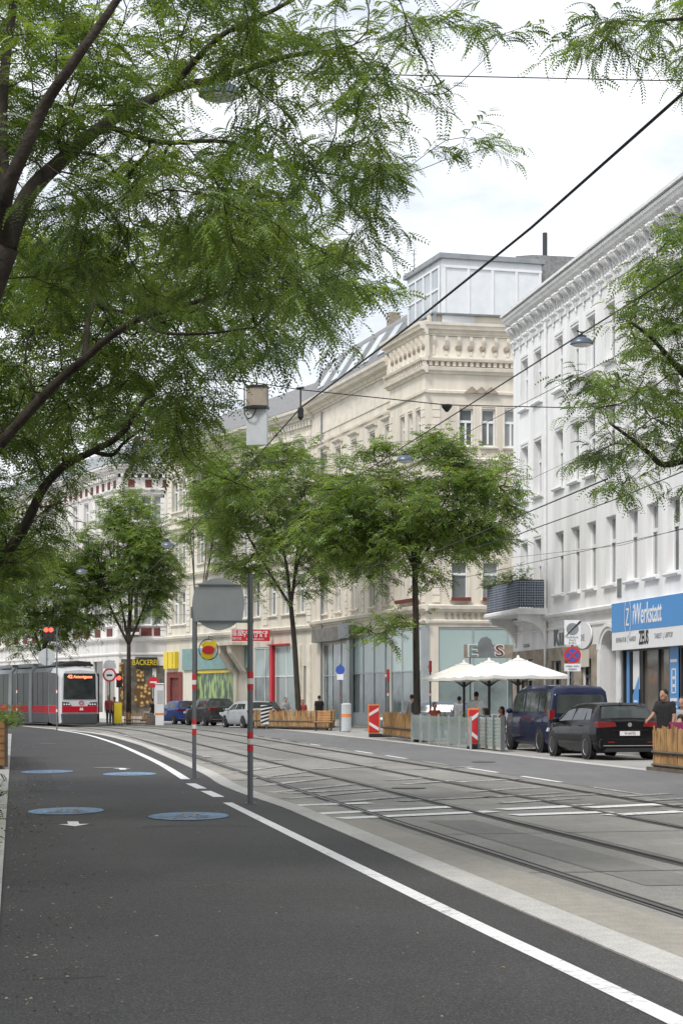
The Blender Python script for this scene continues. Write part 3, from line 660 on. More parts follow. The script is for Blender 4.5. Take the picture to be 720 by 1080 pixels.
for X, a, c_ in ((XB, bayx, LB), (X2, .1, L2)):
    n_ = int((c_-a)/.62)
    for i in range(n_): x = a+(i+1.)*(c_-a)/n_; b.disc((x, 19.2), .17, -.14, -.081, 10, 0, X); b.disc((x, 19.2), .09, -.18, -.141, 8, 0, X)
for i in range(3):
    x = g3[1][0]-.55+i*.5; b.slab([(x-.4, 16.95), (x, 17.3), (x+.4, 16.95)], -.2, -.13, 0, X2)
corn.add(orn.v, orn.f, 1); corn.build('cornice', ['cream_tr', 'cream_dk'], cream)
for x in (bayx-.25, xB(345)-.8):
    b = MB(); b.cyl(X1 @ Vector((x, -.12, .3)), X1 @ Vector((x, -.12, 18.8)), .06, n=8); b.build('downpipe', 'zinc', cream)
for x in w1:
    for a, c_ in fz: window(cream, X1, x-.5, x+.5, a, c_, 'cream_tr')
for x in bayw:
    for a, c_ in fz: window(cream, XB, x-.36, x+.36, a, c_, 'cream_tr', style='plain', mull=False)
for p, q, a, c_ in h2: window(cream, X2, p, q, a, c_, 'cream_tr', style='plain' if p < 5.5 else 'hood', mull=(a > 9))
for p, q in g1[:2]:
    b = MB(); b.box(p-.05, q+.1, -.3, -.155, 6.5, 6.68, 0, X2); bx = b.build('window_box', 'redbox', cream)
b = MB(); b.box(bayw[0]-.4, bayw[2]+.4, -.3, -.155, 6.5, 6.68, 0, XB); b.build('window_box', 'redbox', cream)
# roof: mansard, penthouse
rf = MB()
rf.prism([(-.55, 19.72), (1.0, 22.1), (2.2, 23.0), (9, 23.6), (12, 19.7)], -.3, bayx+.2, 0, X1)
rf.prism([(1.2, 20.6), (1.9, 24.6), (5, 25.3), (12, 23.), (12, 20.6)], x2(573), L2, 0, X2)
roof = rf.build('roof', 'slate', cream)
for i in range(5):      # skylights on the slope
    b = MB(); x = 2.0+i*2.7; 
    for (t0, t1) in ((.15, .85),):
        v0 = Vector((x, -.55+1.55*t0, 19.72+2.38*t0)); v1 = Vector((x, -.55+1.55*t1, 19.72+2.38*t1)); nn_ = Vector((0, -.84, .55))*.08
        w_ = Vector((1.2, 0, 0)); vs = [v0+nn_, v0+w_+nn_, v1+w_+nn_, v1+nn_, v0, v0+w_, v1+w_, v1]
        b.add(vs, [(0, 1, 2, 3), (0, 1, 5, 4), (1, 2, 6, 5), (2, 3, 7, 6), (3, 0, 4, 7)], 0, X1)
    b.build('skylight', 'sky_pane', roof)
b = MB()
for x in (3.5, 8.9, 13.6): b = MB(); b.box(x, x+.5, 3.5, 4.2, 22.5, 24.6, 0, X1); b.build('chimney', 'cream_dk', roof)
b = MB()
b.cyl(X2 @ Vector((x2(589), 2.4, 24.5)), X2 @ Vector((x2(589), 2.4, 25.9)), .13, n=8); b.build('vent_pipe', 'dark_fr', roof)
b = MB(); b.tube([X1 @ Vector((12.2, 2, 22.5)), X1 @ Vector((12.2, 2, 26.2))], .03, 4)
for k in range(4): b.tube([X1 @ Vector((11.9, 2, 25+k*.3)), X1 @ Vector((12.5, 2, 25+k*.3))], .015, 4)
b.build('antenna', 'zinc', roof)
pxe = x2(574)
ph = MB(); foot = [tuple((X1 @ Vector((LB-5.0, .55, 0))).xy), tuple((X1 @ Vector((LB-.4, .55, 0))).xy), tuple((X2 @ Vector((.45, .55, 0))).xy), tuple((X2 @ Vector((pxe, .55, 0))).xy), tuple((X2 @ Vector((pxe, 5.5, 0))).xy), tuple((X1 @ Vector((LB-5.0, 5.5, 0))).xy)]
cor = X1 @ Vector((LB-.1, .6, 0)); foot = [foot[0], tuple(cor.xy), foot[3], foot[4], foot[5]]
ph.plate(foot, 20.4, 23.75); pent = ph.build('rooftop_storey', 'panel', cream)
b = MB(); cx_, cy_ = np.mean([p[0] for p in foot]), np.mean([p[1] for p in foot]); b.plate([(cx_+(p[0]-cx_)*1.06, cy_+(p[1]-cy_)*1.06) for p in foot], 23.752, 24.0); b.build('roof_edge', 'zinc', pent)
dx = X1.to_3x3() @ Vector((1, 0, 0)); th = math.atan2(dx.y, dx.x); XP1 = rotz(th, X1 @ Vector((LB-5.0, .55, 0)))
Lp = (Vector(foot[1])-Vector(foot[0])).length; a0 = Vector(foot[1])-Vector(foot[0]); XP1 = rotz(math.atan2(a0.y, a0.x), (*foot[0], 0))
a1 = Vector(foot[2])-Vector(foot[1]); XP2 = rotz(math.atan2(a1.y, a1.x), (*foot[1], 0)); Lq = a1.length
fr_ = MB(); pn = MB(); nW = 4
pn.box(.35, Lp-.25, -.03, -.002, 20.9, 23.45, 0, XP1)
for i in range(nW+1): x = .35+(Lp-.6)*i/nW; fr_.box(x-.06, x+.06, -.1, -.032, 20.9, 23.45, 0, XP1)
for z in (20.9, 22.3, 23.4): fr_.box(.3, Lp-.2, -.09, -.031, z-.05, z+.05, 0, XP1)
nq = 4
for i in range(nq+1): x = .1+(Lq-.2)*i/nq; fr_.box(x-.07, x+.07, -.06, -.002, 20.9, 23.4, 0, XP2)
fr_.box(.03, Lq, -.07, -.003, 23.3, 23.42, 0, XP2); fr_.build('window_frame', 'white_fr', pent); pn.build('window_pane', 'sky_pane', pent)
b = MB(); cornice(b, X2, .0, L2, 20.9, [(0, 0), (.25, 0), (.28, .08), (0, .12)], y=.3); cornice(b, XB, bayx, LB+.1, 20.9, [(0, 0), (.1, 0), (.12, .08), (0, .12)], y=.5); b.box(bayx, LB, .45, .6, 20.4, 20.95, 0, XB); b.build('parapet_cap', 'zinc', cream)
# glazed ground floor
def shopfront(bld, X, a, c_, z0, zt, z1, step, m_low='shop_pane', m_up='frost_pane', fr='alu', base='alu', y=.05):
    f = MB(); n_ = max(1, round((c_-a)/step))
    for i in range(n_+1): x = a+(c_-a)*i/n_; f.box(x-.028, x+.028, y-.02, y+.06, z0, z1, 0, X)
    for z in (z0+.04, zt, z1-.06): f.box(a, c_, y-.018, y+.058, z-.03, z+.03, 0, X)
    fo = f.build('shop_front', fr, bld)
    for i in range(n_):
        xa, xb = a+(c_-a)*i/n_, a+(c_-a)*(i+1)/n_
        g_ = MB(); g_.add([(xa, y+.02, z0), (xb, y+.02, z0), (xb, y+.02, zt), (xa, y+.02, zt)], [(0, 1, 2, 3)], 0, X); g_.build('pane', m_low, fo)
        g_ = MB(); g_.add([(xa, y+.02, zt), (xb, y+.02, zt), (xb, y+.02, z1), (xa, y+.02, z1)], [(0, 1, 2, 3)], 0, X); g_.build('upper_pane', m_up, fo)
    return fo
shopfront(cream, X1, xB(371), bayx-.02, .75, 3.0, 5.15, 1.75); shopfront(cream, XB, bayx+.1, LB-.25, .75, 3.0, 5.2, 1.75); shopfront(cream, X2, .35, L2-.5, .75, 3.0, 5.2, 1.75)
shopfront(cream, X1, xB(341), xB(368), .3, 2.95, 4.85, 1.4, 'shop_pane', 'shop_pane')
b = MB(); b.box(xB(371), bayx-.05, -.05, -.002, .12, .74, 0, X1); b.box(bayx+.1, LB-.25, -.05, -.002, .12, .74, 0, XB); b.box(.3, L2-.5, -.05, -.002, .12, .74, 0, X2); b.build('plinth', 'alu', cream)
b = MB(); b.box(xB(369.5), xB(372.5), -.25, -.003, .12, 5.2, 0, X1); b.build('pillar', 'alu', cream); b = MB(); b.box(LB-.3, LB+.05, -.12, .2, .12, 5.3, 0, XB); b.build('pillar', 'alu', cream)
b = MB(); b.box(xB(336), xB(376), -.45, -.06, 4.95, 5.75, 0, X1); b.build('fascia', 'stone_fascia', cream)
b = MB(); b.box(xB(366), xB(377), -.55, -.46, 5.02, 5.9, 0, X1); b.build('sign_box', 'zinc', cream)
# E S sign
esp = thing('cafe_sign', 'grey sign panel with letters E and S and a cut-out head, over the parasols', 'sign', tuple(P(520, 76)), A)
zz0, zz1 = hz(694, 76), hz(680, 76); k_ = 76/F
b = MB(); b.box(-32*k_, 24*k_, -.05, .05, zz0, zz1); b.build('panel', 'cream_dk', esp)
b = MB(); b.slab([((px-520)*k_, hz(py, 76)) for px, py in ((504, 694), (502, 684), (503, 678), (506, 673), (512, 671.5), (517, 675), (519, 682), (521, 694))], -.1, -.055); b.build('cut_out', 'zinc', esp)
for s_, px in (('E', 497), ('S', 526)): text(s_, .7, 'white_sign', esp, Matrix.Translation(((px-520)*k_, -.06, (zz0+zz1)/2)), 'letter_edge', sx=1.35, bold=.04); text(s_, .7, 'teal' if s_ == 'E' else 'brick_red', esp, Matrix.Translation(((px-520)*k_, -.085, (zz0+zz1)/2)), 'letter', sx=1.3)
b = MB(); b.box(-26*k_, -25*k_, -.02, .02, 0, zz0); b.box(20*k_, 21*k_, -.02, .02, 0, zz0); b.build('post', 'dark_fr', esp)
# ================================================================ pale house with shops
B2 = rad(28); LC = on_line(P1, B2, 176); P2 = along(P1, B2, LC)
pale = thing('apartment_building', 'pale stucco house with teal shop, yellow signs and red travel sign, between trees', 'building', tuple(P2), B2-PI/2)
def xC(px): return LC-on_line(P1, B2, px)
fc = [(6.9, 9.2), (11., 13.3), (15., 17.2)]
wc = [xC(p)-.0 for p in (185, 193, 212, 222, 236, 258, 271, 288, 302, 318)]
hc = [(x-.55, x+.55, a, c_) for x in wc for a, c_ in fc]
gfc = [(xC(178), xC(191), .1, 3.2), (xC(207), xC(246), .9, 3.55), (xC(249), xC(261), .1, 4.4), (xC(268), xC(313), .4, 4.9), (xC(320), xC(328), .1, 3.6)]
b = MB(); wall(b, I, LC, 0, 19.4, hc+gfc, .3)
b.box(0.02, LC-.02, .8, 11, 0, 19.4)
bl = xC(203); 
b.build('wall', 'pale_pl', pale)
b = MB()
for z, pr in ((5.75, MID), (10.1, MID), (14.2, BAND), (18.6, BIG)): cornice(b, I, -.2, LC+.1, z, pr)
dentils(b, I, 0, LC, 18.3, 18.58, .2, .2, .2)
for px in (180, 199, 229, 248, 265, 280, 310, 326):
    for z0, z1 in ((6.3, 10.0), (10.6, 14.1), (14.6, 18.2)): quoins(b, I, xC(px)-.3, xC(px)+.3, z0, z1)
b.build('stucco_trim', 'pale_tr', pale)
for x in wc:
    for a, c_ in fc: window(pale, I, x-.55, x+.55, a, c_, 'pale_tr', dep=.3)
b = MB(); b.prism([(-.6, 19.4), (3, 22), (10, 21.5), (11, 19.4)], 0, LC); b.build('roof', 'slate', pale)
b = MB(); b.box(xC(194), xC(262), -.14, -.003, 3.6, 5.1); b.build('shop_fascia', 'teal', pale)
b = MB()
m, nt, bb = nmat('green_produce_print'); M['green_print'] = m; bb.inputs['Roughness'].default_value = .25
wv = noise(nt, coord(nt, (2.2, 1, .8)), 1.1, 4); cr_ = nt.nodes.new('ShaderNodeValToRGB'); nt.links.new(wv, cr_.inputs[0]); e = cr_.color_ramp.elements
e[0].position = .36; e[0].color = (.015, .03, .02, 1); e[1].position = .66; e[1].color = (.35, .4, .12, 1)
x_ = e.new(.47); x_.color = (.05, .12, .04, 1); x_ = e.new(.55); x_.color = (.22, .36, .1, 1); nt.links.new(cr_.outputs[0], bb.inputs['Base Color'])
b.add([(xC(207), .1, .9), (xC(246), .1, .9), (xC(246), .1, 3.5), (xC(207), .1, 3.5)], [(0, 1, 2, 3)]); b.build('printed_shop_window', 'green_print', pale)
b = MB(); b.box(xC(207), xC(246), -.04, .08, 3.35, 3.56); b.box(xC(206), xC(207), -.04, .08, .9, 3.5); b.build('window_frame', 'yellow', pale)
b = MB()
for k in range(5): b.box(xC(176.5)+k*.44, xC(176.5)+k*.44+.38, -.3-.03*(k % 2), -.02, 3.75, 4.95)
b.build('yellow_sign', 'yellow', pale)
b = MB(); wall(b, Matrix.Translation((0, -.05, 0)), xC(193), .1, 3.5, [(xC(180), xC(189), .11, 3.1)], .1, x0=xC(176.5)); b.build('brick_portal', 'brick_red', pale)
b = MB(); b.box(xC(180), xC(189), .1, .14, .1, 3.1); b.build('door', 'redbox', pale)
b = MB()
for px in (247, 258): x = xC(px); b = MB(); b.prism([(-.003, 3.3), (-.3, 3.5), (-1.1, 4.6), (-1.2, 5.1), (-.003, 5.1)], x-.3, x+.3); b.build('console', 'cream_pl', pale)
b = MB()
b.box(xC(243), xC(264), -1.3, -.003, 5.102, 5.3); b.build('balcony_slab', 'cream_pl', pale)
b = MB(); b.box(xC(249), xC(261), .2, .26, .1, 4.4); b.build('entrance_door', 'cream_pl', pale)
shopfront(pale, I, xC(268), xC(313), .4, 3.0, 4.9, 1.6, 'shop_pane', 'frost_pane', 'white_fr')
b = MB(); b.box(xC(287), xC(289.5), -.2, -.003, .1, 5.0); b.build('red_pillar', 'red', pale)
b = MB(); b.box(xC(286), xC(306), -.3, -.003, 4.98, 5.05); b.build('canopy_edge', 'red', pale)
b = MB(); b.box(xC(314.5), xC(318.5), -.15, -.003, .1, 4.9); b.build('entrance_pillar', 'pale_tr', pale); b = MB(); b.box(xC(325), xC(329), -.15, -.003, .1, 4.9); b.build('entrance_pillar', 'pale_tr', pale)
b = MB(); b.box(xC(320), xC(325), .2, .26, .1, 3.6); b.build('entrance_door', 'dark_fr', pale)
# red travel sign
rs = thing('shop_sign', 'long red sign with white COMMERCE TOURS lettering on the pale house', 'sign', tuple(P(264.5, 111.5)), rad(4))
k_ = 111.5/F; b = MB(); zb_, zt_ = hz(676, 111.5), hz(664, 111.5); b.box(-20*k_, 20*k_, -.06, .06, zb_, zt_); b.build('panel', 'red', rs)
b = MB(); b.box(-20.6*k_, 20.6*k_, -.05, .05, zb_-.04, zb_-.002); b.box(-20.6*k_, 20.6*k_, -.05, .05, zt_+.002, zt_+.04); b.box(-20.8*k_, -20.05*k_, -.05, .05, zb_, zt_); b.build('frame', 'white', rs)
text('COMMERCE', .24, 'white_sign', rs, Matrix.Translation((4.5*k_, -.066, hz(667, 111.5))), sx=1.25, bold=.006); text('T  O  U  R  S', .26, 'white_sign', rs, Matrix.Translation((4.5*k_, -.066, hz(670.6, 111.5))), sx=1.05, bold=.006)
text('REISEBÜRO', .15, 'white_sign', rs, Matrix.Translation((4.5*k_, -.066, hz(674.2, 111.5))), sx=1.5); text('福星', .42, 'white_sign', rs, Matrix.Translation((-14.5*k_, -.066, hz(668, 111.5)))); text('旅行社', .2, 'white_sign', rs, Matrix.Translation((-14.5*k_, -.066, hz(673.6, 111.5))))
# yellow bag-shaped hanging sign
ys = thing('hanging_sign', 'yellow shirt-shaped sign with red oval, hung over the teal shop', 'sign', tuple(P(220, 116)), rad(2)); k_ = 116/F
b = MB(); b.slab([((px-220)*k_, hz(py, 116)) for px, py in ((212, 692), (214, 683), (212, 680), (216, 676), (221, 677), (226, 675), (229, 679), (226, 684), (225, 694), (218, 696))], -.08, .08); b.build('board', 'yellow', ys)
b = MB(); b.disc((0, hz(685.5, 116)), .28, -.11, -.082, rx=1.5); b.build('oval', 'red', ys)
b = MB(); b.tube([((220+10*math.cos(t)-220)*k_, 0, hz(685-11*math.sin(t), 116)) for t in [PI*2*k/20 for k in range(21)]], .035, 5); b.tube([(0, 0, hz(675, 116)), (0, 0, hz(671, 116)), (.2, 4.0, hz(671, 116))], .03, 4); b.build('bracket', 'dark_fr', ys)
# ================================================================ red and white house beyond the side street
P3 = P(125.5, 138); far_b = thing('apartment_building', 'ornate light grey house with dark red terracotta panels, seen beyond the tram', 'building', tuple(P3))
LD = 62; X5 = rotz(B2-PI/2, along(Vector((0, 0, 0)), B2, LD)); X6 = rotz(rad(6), (0, 0, 0)); L6 = 14.
def xD(px): return LD-on_line(P3, B2, px)
def x6(px): k = (px-360)/F; return (k*138-P3.x)/(math.cos(rad(6))-k*math.sin(rad(6)))
fd = [(7.4, 10.), (11.8, 14.2), (15.6, 17.6)]
wd5 = [LD-2-i*2.7 for i in range(22)]; wd6 = [x6(134), x6(141), x6(154.5), x6(168), 6.5, 9.5]
h5 = [(x-.6, x+.6, a, c_) for x in wd5 for a, c_ in fd]; h6 = [(x-.42, x+.42, a, c_) for x in wd6 for a, c_ in fd]
b = MB(); wall(b, X5, LD, 0, 19, h5+[(x-1.1, x+1.1, .5, 4.6) for x in wd5[::1]], .3); wall(b, X6, L6, 0, 19, h6+[(x6(128), x6(161), .2, 4.7), (x6(165), x6(174), .2, 4.2)], .3)
core = [tuple((X5 @ Vector((0, .8, 0))).xy), tuple((X5 @ Vector((LD-.9, .8, 0))).xy), tuple((X6 @ Vector((L6, .8, 0))).xy), tuple((X6 @ Vector((L6, 12, 0))).xy), tuple((X5 @ Vector((0, 13, 0))).xy)]
b.plate(core, 0, 19.6); fwall = b
b = MB(); r_ = MB()
for X, L, dst in ((X5, LD, h5), (X6, L6, h6)):
    for z, pr in ((6.1, MID), (10.7, MID), (5.0, BAND), (17.9, BAND), (19.3, BIG)): cornice(b, X, -.1, L+.2, z, pr)
    dentils(b, X, 0, L, 19.0, 19.3, .35, .22, .3); z = 6.6
    while z < 17.4:
        if not 10.6 < z < 11.2: b.box(0, L, -.04, -.002, z, z+.06, 0, X) if False else None
        z += .45
    dentils(r_, X, .3, L-.2, 18.25, 18.85, .05, .5, .8); 
    for q in dst:
        if q[2] < 8: r_.box(q[0], q[1], -.05, -.002, 6.55, 7.15, 0, X)
        if 11 < q[2] < 12: r_.box(q[0]-.35, q[0]-.2, -.04, -.002, q[2], q[3], 0, X); r_.box(q[1]+.2, q[1]+.35, -.04, -.002, q[2], q[3], 0, X)
for z0, z1 in ((6.5, 10.6), (11.2, 14.9), (15.2, 17.8)): quoins(b, X6, .02, .6, z0, z1, .45); quoins(b, X5, LD-.65, LD-.02, z0, z1, .45); quoins(b, X6, 3.25, 3.7, z0, z1, .45)
b.build('stucco_trim', 'grey_tr', far_b); fwall.add(r_.v, r_.f, 1); fwall.build('wall', ['grey_pl', 'redbox'], far_b)
for q in h5: window(far_b, X5, *q, 'grey_tr', dep=.3)
for q in h6: window(far_b, X6, *q, 'grey_tr', dep=.3, mull=False)
for x in wd5: 
    b = MB(); b.box(x-1.1, x+1.1, .15, .2, .5, 4.6, 0, X5); b.build('shop_window', 'dark_pane', far_b)
b = MB(); b.prism([(-.7, 20.1), (2.2, 22.2), (11, 22), (12, 19.6)], 0, LD-.5, 0, X5); b.prism([(-.7, 20.1), (1.6, 21.4), (8, 21.4), (9, 19.6)], -.4, L6, 0, X6); rf = b.build('roof', 'zinc', far_b)
b = MB(); b.box(x6(140), x6(160), 2.5, 5, 21.0, 22.6, 0, X6); b.build('roof_turret', 'grey_tr', rf); b = MB(); dentils(b, X6, x6(141), x6(159), 21.4, 22.4, .06, .3, .25, y=2.5); b.build('roof_lights', 'red', rf)
bl = MB(); bl.box(x6(128), x6(147), -1.0, -.003, 6.6, 6.8, 0, X6); bo = bl.build('balcony', 'grey_tr', far_b)
b = MB()
for i in range(12): x = x6(128)+i*(x6(147)-x6(128))/11; b.box(x-.03, x+.03, -.97, -.93, 6.8, 7.6, 0, X6)
b.box(x6(128), x6(147), -1, -.9, 7.6, 7.68, 0, X6); b.build('railing', 'dark_fr', bo)
b = MB(); b.box(x6(128), x6(161), .1, .15, .2, 4.7, 0, X6); b.box(x6(165), x6(174), .1, .15, .2, 4.2, 0, X6); b.build('shop_window', 'dark_pane', far_b)
b = MB(); b.box(x6(143), x6(166), -.2, -.003, 4.0, 4.85, 0, X6); fo = b.build('shop_fascia', 'black', far_b)
text('BÄCKEREI', .6, 'yellow', fo, X6 @ Matrix.Translation(((x6(143)+x6(166))/2-.1, -.21, 4.42)), sx=.75)
m, nt, bb = nmat('food_poster'); M['food'] = m; vv = nt.nodes.new('ShaderNodeTexVoronoi'); nt.links.new(coord(nt), vv.inputs['Vector']); vv.inputs['Scale'].default_value = 3.2
nt.links.new(mixc(nt, ramp(nt, vv.outputs['Distance'], .2, .5), (.62, .4, .13), (.1, .05, .02)), bb.inputs['Base Color'])
b = MB(); b.disc((x6(150.5), 1.9), .95, -.02, .06, 20, 0, X6, rx=.75); b.box(x6(144), x6(152), -.02, .06, 2.9, 3.9, 0, X6); b.box(x6(125.5), x6(130), -.02, .06, .8, 4.4, 0, X6) ; b.build('food_picture', 'food', far_b)
# a further row closing the street, left
P4 = along(P3, B2, LD+14); endb = thing('apartment_building', 'distant pale house at the bend behind the trees', 'building', tuple(P4), B2-PI/2)
he = [(x, x+1.2, a, c_) for x in np.arange(-28, 0, 2.8) for a, c_ in fd]
b = MB(); wall(b, I, 0, 0, 18.5, he, .3, x0=-30); b.box(-29.9, -.1, .8, 12, 0, 18.5); b.build('wall', 'pale_pl', endb)
for q in he: window(endb, I, *q, 'pale_tr', style='plain')
b = MB(); b.prism([(-.5, 18.5), (4, 21), (12, 18.5)], -30, 0); b.build('roof', 'slate', endb)

# ================================================================ unseen houses added beside the camera for reflections and shade (they close the street)
def unseen_house(label, x0, x1, mirror, m_, tr_, h_):
    # x0..x1 measured along the street from the camera; mirror: left side
    u_ = -9. if mirror else D_*C_
    o_ = S(u_, x0 if mirror else x1); rz_ = A+PI/2 if mirror else A-PI/2; L = x1-x0
    t = thing('apartment_building', label, 'building', (o_.x, o_.y, 0), rz_); hs = []
    for k in range(int(L/2.6)):
        for z in (5.4, 9.2, 12.9): hs.append((.8+k*2.6, 1.9+k*2.6, z, z+2.1))
        hs.append((.6+k*2.6, 2.2+k*2.6, .4, 3.5))
    b = MB(); wall(b, I, L, 0, h_, hs, .25); b.box(.01, L-.01, .6, 10, 0, h_); b.build('wall', m_, t)
    b = MB(); b.add([(.1, .24, .3), (L-.1, .24, .3), (L-.1, .24, h_-1), (.1, .24, h_-1)], [(0, 1, 2, 3)]); b.build('window_glazing', 'pane', t)
    b = MB(); cornice(b, I, 0, L, h_-.6, BIG); cornice(b, I, 0, L, 4.3, BAND); b.build('cornice', tr_, t)
    b = MB(); b.prism([(-.6, h_+.2), (4, h_+3), (9, h_+.2)], 0, L); b.build('roof', 'slate', t)
unseen_house('unseen cream house added left of the lane, opposite the picket fences', 22, 74, True, 'cream_pl', 'cream_tr', 16.)
unseen_house('unseen grey house added left of the lane beside the viewpoint', -14, 21.7, True, 'grey_pl', 'grey_tr', 17.)
unseen_house('unseen pale house added next to the white house, beyond the right edge', -14, 37, False, 'pale_pl', 'pale_tr', 17.)
# ---------------------------------------------------------------- foliage
def frond_template(pairs, ll, lw, L, droop):
    """pinnate leaf along +x, quads"""
    vs = []; 
    for i in range(pairs):
        t = (i+.6)/pairs; x = t*L; z = -droop*t*t*L; s = math.sin(PI*(.15+.8*t))*.5+.6
        for sd_ in (-1, 1):
            l = ll*s; wd = lw*s; dx, dy = .45*l, .9*l*sd_
            vs += [(x, 0, z), (x+dx*.5-wd*.5, dy*.5, z-.12*l), (x+dx, dy, z-.35*l), (x+dx*.5+wd*.5, dy*.5+.1*wd, z-.12*l)]
    return np.array(vs, dtype=np.float32)
def euler_mats(dirs, roll):
    x = dirs/np.linalg.norm(dirs, axis=1, keepdims=True); up = np.tile(np.array([[0, 0, 1.]]), (len(x), 1))
    y = np.cross(up, x); y /= np.linalg.norm(y, axis=1, keepdims=True)+1e-6; z = np.cross(x, y)
    c, s = np.cos(roll)[:, None], np.sin(roll)[:, None]
    return np.stack([x, y*c+z*s, z*c-y*s], axis=2)
def leaves(name, pos, dirs, scale, tmpl, parent, mats, light):
    n = len(pos); R = euler_mats(dirs, rng.normal(0, .5, n))
    V = np.einsum('nij,mj->nmi', R, tmpl)*scale[:, None, None]+pos[:, None, :]
    m = len(tmpl); V = V.reshape(-1, 3).astype(np.float32); nq = len(V)//4
    me = bpy.data.meshes.new(name); me.vertices.add(len(V)); me.vertices.foreach_set('co', V.ravel())
    me.loops.add(nq*4); me.loops.foreach_set('vertex_index', np.arange(nq*4, dtype=np.int32))
    me.polygons.add(nq); me.polygons.foreach_set('loop_start', np.arange(nq, dtype=np.int32)*4)
    mi = np.repeat(light, m//4).astype(np.int32); me.polygons.foreach_set('material_index', mi)
    for x in mats: me.materials.append(M[x])
    me.update(); o = bpy.data.objects.new(name, me); COL.objects.link(o); o.parent = parent; return o
def grow_tree(name, label, limbs, targets, tmpl, parent_loc, per=16, spread=.28, tip=.004, fscale=1., group=None, layer=.35, cat='tree', seglen=.35, kpen=.6, mats=('leaf1', 'leaf2', 'leaf3'), rise=.05):
    root = thing(name, label, cat, tuple(parent_loc), 0, group); off = np.array(parent_loc)
    pos = []; par = []; fixr = []
    first = {}
    for pts, r0, r1, conn in limbs:      # polyline, radii, index of the limb it springs from
        if conn is not None or len(limbs) < 7: r0 *= .72; r1 *= .72
        pts = smooth_line([Vector(p) for p in pts], 5); prev = -1
        if conn is not None:
            a = np.array(pos); prev = int(np.argmin(((a-np.array(pts[0]))**2).sum(1))); pts = pts[1:]
        for i, p in enumerate(pts): pos.append(np.array(p)); par.append(prev); fixr.append(r0+(r1-r0)*i/len(pts)); prev = len(pos)-1
    nl = len(pos)
    cap = nl+len(targets)*14; PA = np.zeros((cap, 3)); PA[:nl] = np.array(pos); cnt = nl; DIR = np.zeros((cap, 3))
    for i in range(nl):
        if par[i] >= 0: d = PA[i]-PA[par[i]]; DIR[i] = d/(np.linalg.norm(d)+1e-6)
    t = np.array(targets); dm = np.min(((t[:, None, :]-PA[None, 4:nl:2, :])**2).sum(2), axis=1); t = t[np.argsort(dm)]
    FP = []; FD = []; TW = []; LT = []
    paths = []
    for tg in t:
        d = tg-PA[:cnt]; L = np.linalg.norm(d, axis=1)+1e-6; cosb = (d*DIR[:cnt]).sum(1)/L
        cost = L*(1+kpen*(1-cosb)); cost[:4] += 50; k = int(np.argmin(cost)); p0 = PA[k]; Lk = L[k]
        ns = max(2, min(10, int(Lk/seglen)+1)); ctrl = p0+DIR[k]*Lk*.45+np.array([0, 0, .06*Lk]); prev = k; pth = [k]
        for j in range(1, ns+1):
            s = j/ns; q = (1-s)**2*p0+2*s*(1-s)*ctrl+s*s*tg+(rng.normal(0, .035*Lk/ns, 3) if j < ns else 0)
            PA[cnt] = q; par.append(prev); fixr.append(0); dd = q-PA[prev]; DIR[cnt] = dd/(np.linalg.norm(dd)+1e-6); prev = cnt; pth.append(cnt); cnt += 1
        paths.append(pth)
        a, e = PA[pth[max(0, len(pth)-3)]], tg; base = (e-a); bl = np.linalg.norm(base)+1e-6
        nsub = 4; m_ = per//nsub
        for sb in range(nsub):
            st = a+base*rng.uniform(.35, 1.0); dd = rng.normal(0, 1, 3); dd[2] = dd[2]*.3+rise; dd = dd/np.linalg.norm(dd)+base/bl*.7; dd /= np.linalg.norm(dd)
            ln = spread*rng.uniform(1.3, 2.6); en = st+dd*ln+np.array([0, 0, -.12*ln]); TW.append((st, (st+en)/2+np.array([0, 0, .05*ln]), en))
            f_ = np.linspace(.12, 1.05, m_)[:, None]; lat = np.cross(dd, (0, 0, 1.)); lat /= np.linalg.norm(lat)+1e-6
            sg_ = np.where(np.arange(m_) % 2 == 0, 1., -1.)[:, None]
            FP.append(st+(en-st)*f_+rng.normal(0, spread*.09, (m_, 3))); FD.append(dd*rng.uniform(.3, .9, (m_, 1))+lat*sg_*rng.uniform(.5, 1.1, (m_, 1))+rng.normal(0, .22, (m_, 3))+np.array([0, 0, -.22])); LT.append(np.full(m_, rng.uniform(0, 1)))
    rr = np.zeros(cnt); ch = [0]*cnt; acc = np.zeros(cnt)
    for i in range(cnt-1, -1, -1):
        r = max(tip, acc[i]**(1/2.4)) if acc[i] > 0 else tip
        r = max(r, fixr[i]) if i < nl else r
        if i < nl: r = min(r, fixr[i]*1.15) if fixr[i] > 0 else r
        rr[i] = r
        if par[i] >= 0: acc[par[i]] += r**2.4
    tb = MB(); start = 0; nb = 0
    i0 = 0
    for pts, r0, r1, conn in limbs:
        m = (len(pts)-1)*5+1-(1 if conn is not None else 0); ids = list(range(i0, i0+m)); i0 += m
        if conn is not None: ids = [par[ids[0]]]+ids
        tb.tube([Vector(PA[i]-off) for i in ids], [fixr[i] if i >= i0-m else min(fixr[i], fixr[ids[1]]*1.1) for i in ids], 12)
    nbk = len(tb.f)
    for pth in paths:
        tb.tube([Vector(PA[i]-off) for i in pth], [rr[pth[1]]]+[rr[i] for i in pth[1:]], 5 if rr[pth[1]] > tip*2 else 4, mi=1, cap=False)
    for tw_ in TW: tb.tube([Vector(v-off) for v in tw_], [tip*.8, tip*.6, tip*.35], 3, mi=1, cap=False)
    tb.build('trunk', ['bark', 'twig'], root, smooth=True)
    FP = np.concatenate(FP); FD = np.concatenate(FD)
    sc = rng.uniform(.7, 1.25, len(FP))*fscale
    q = np.concatenate(LT)*.65+rng.uniform(0, .35, len(FP)); z = (FP[:, 2]-FP[:, 2].min())/(np.ptp(FP[:, 2])+.01)
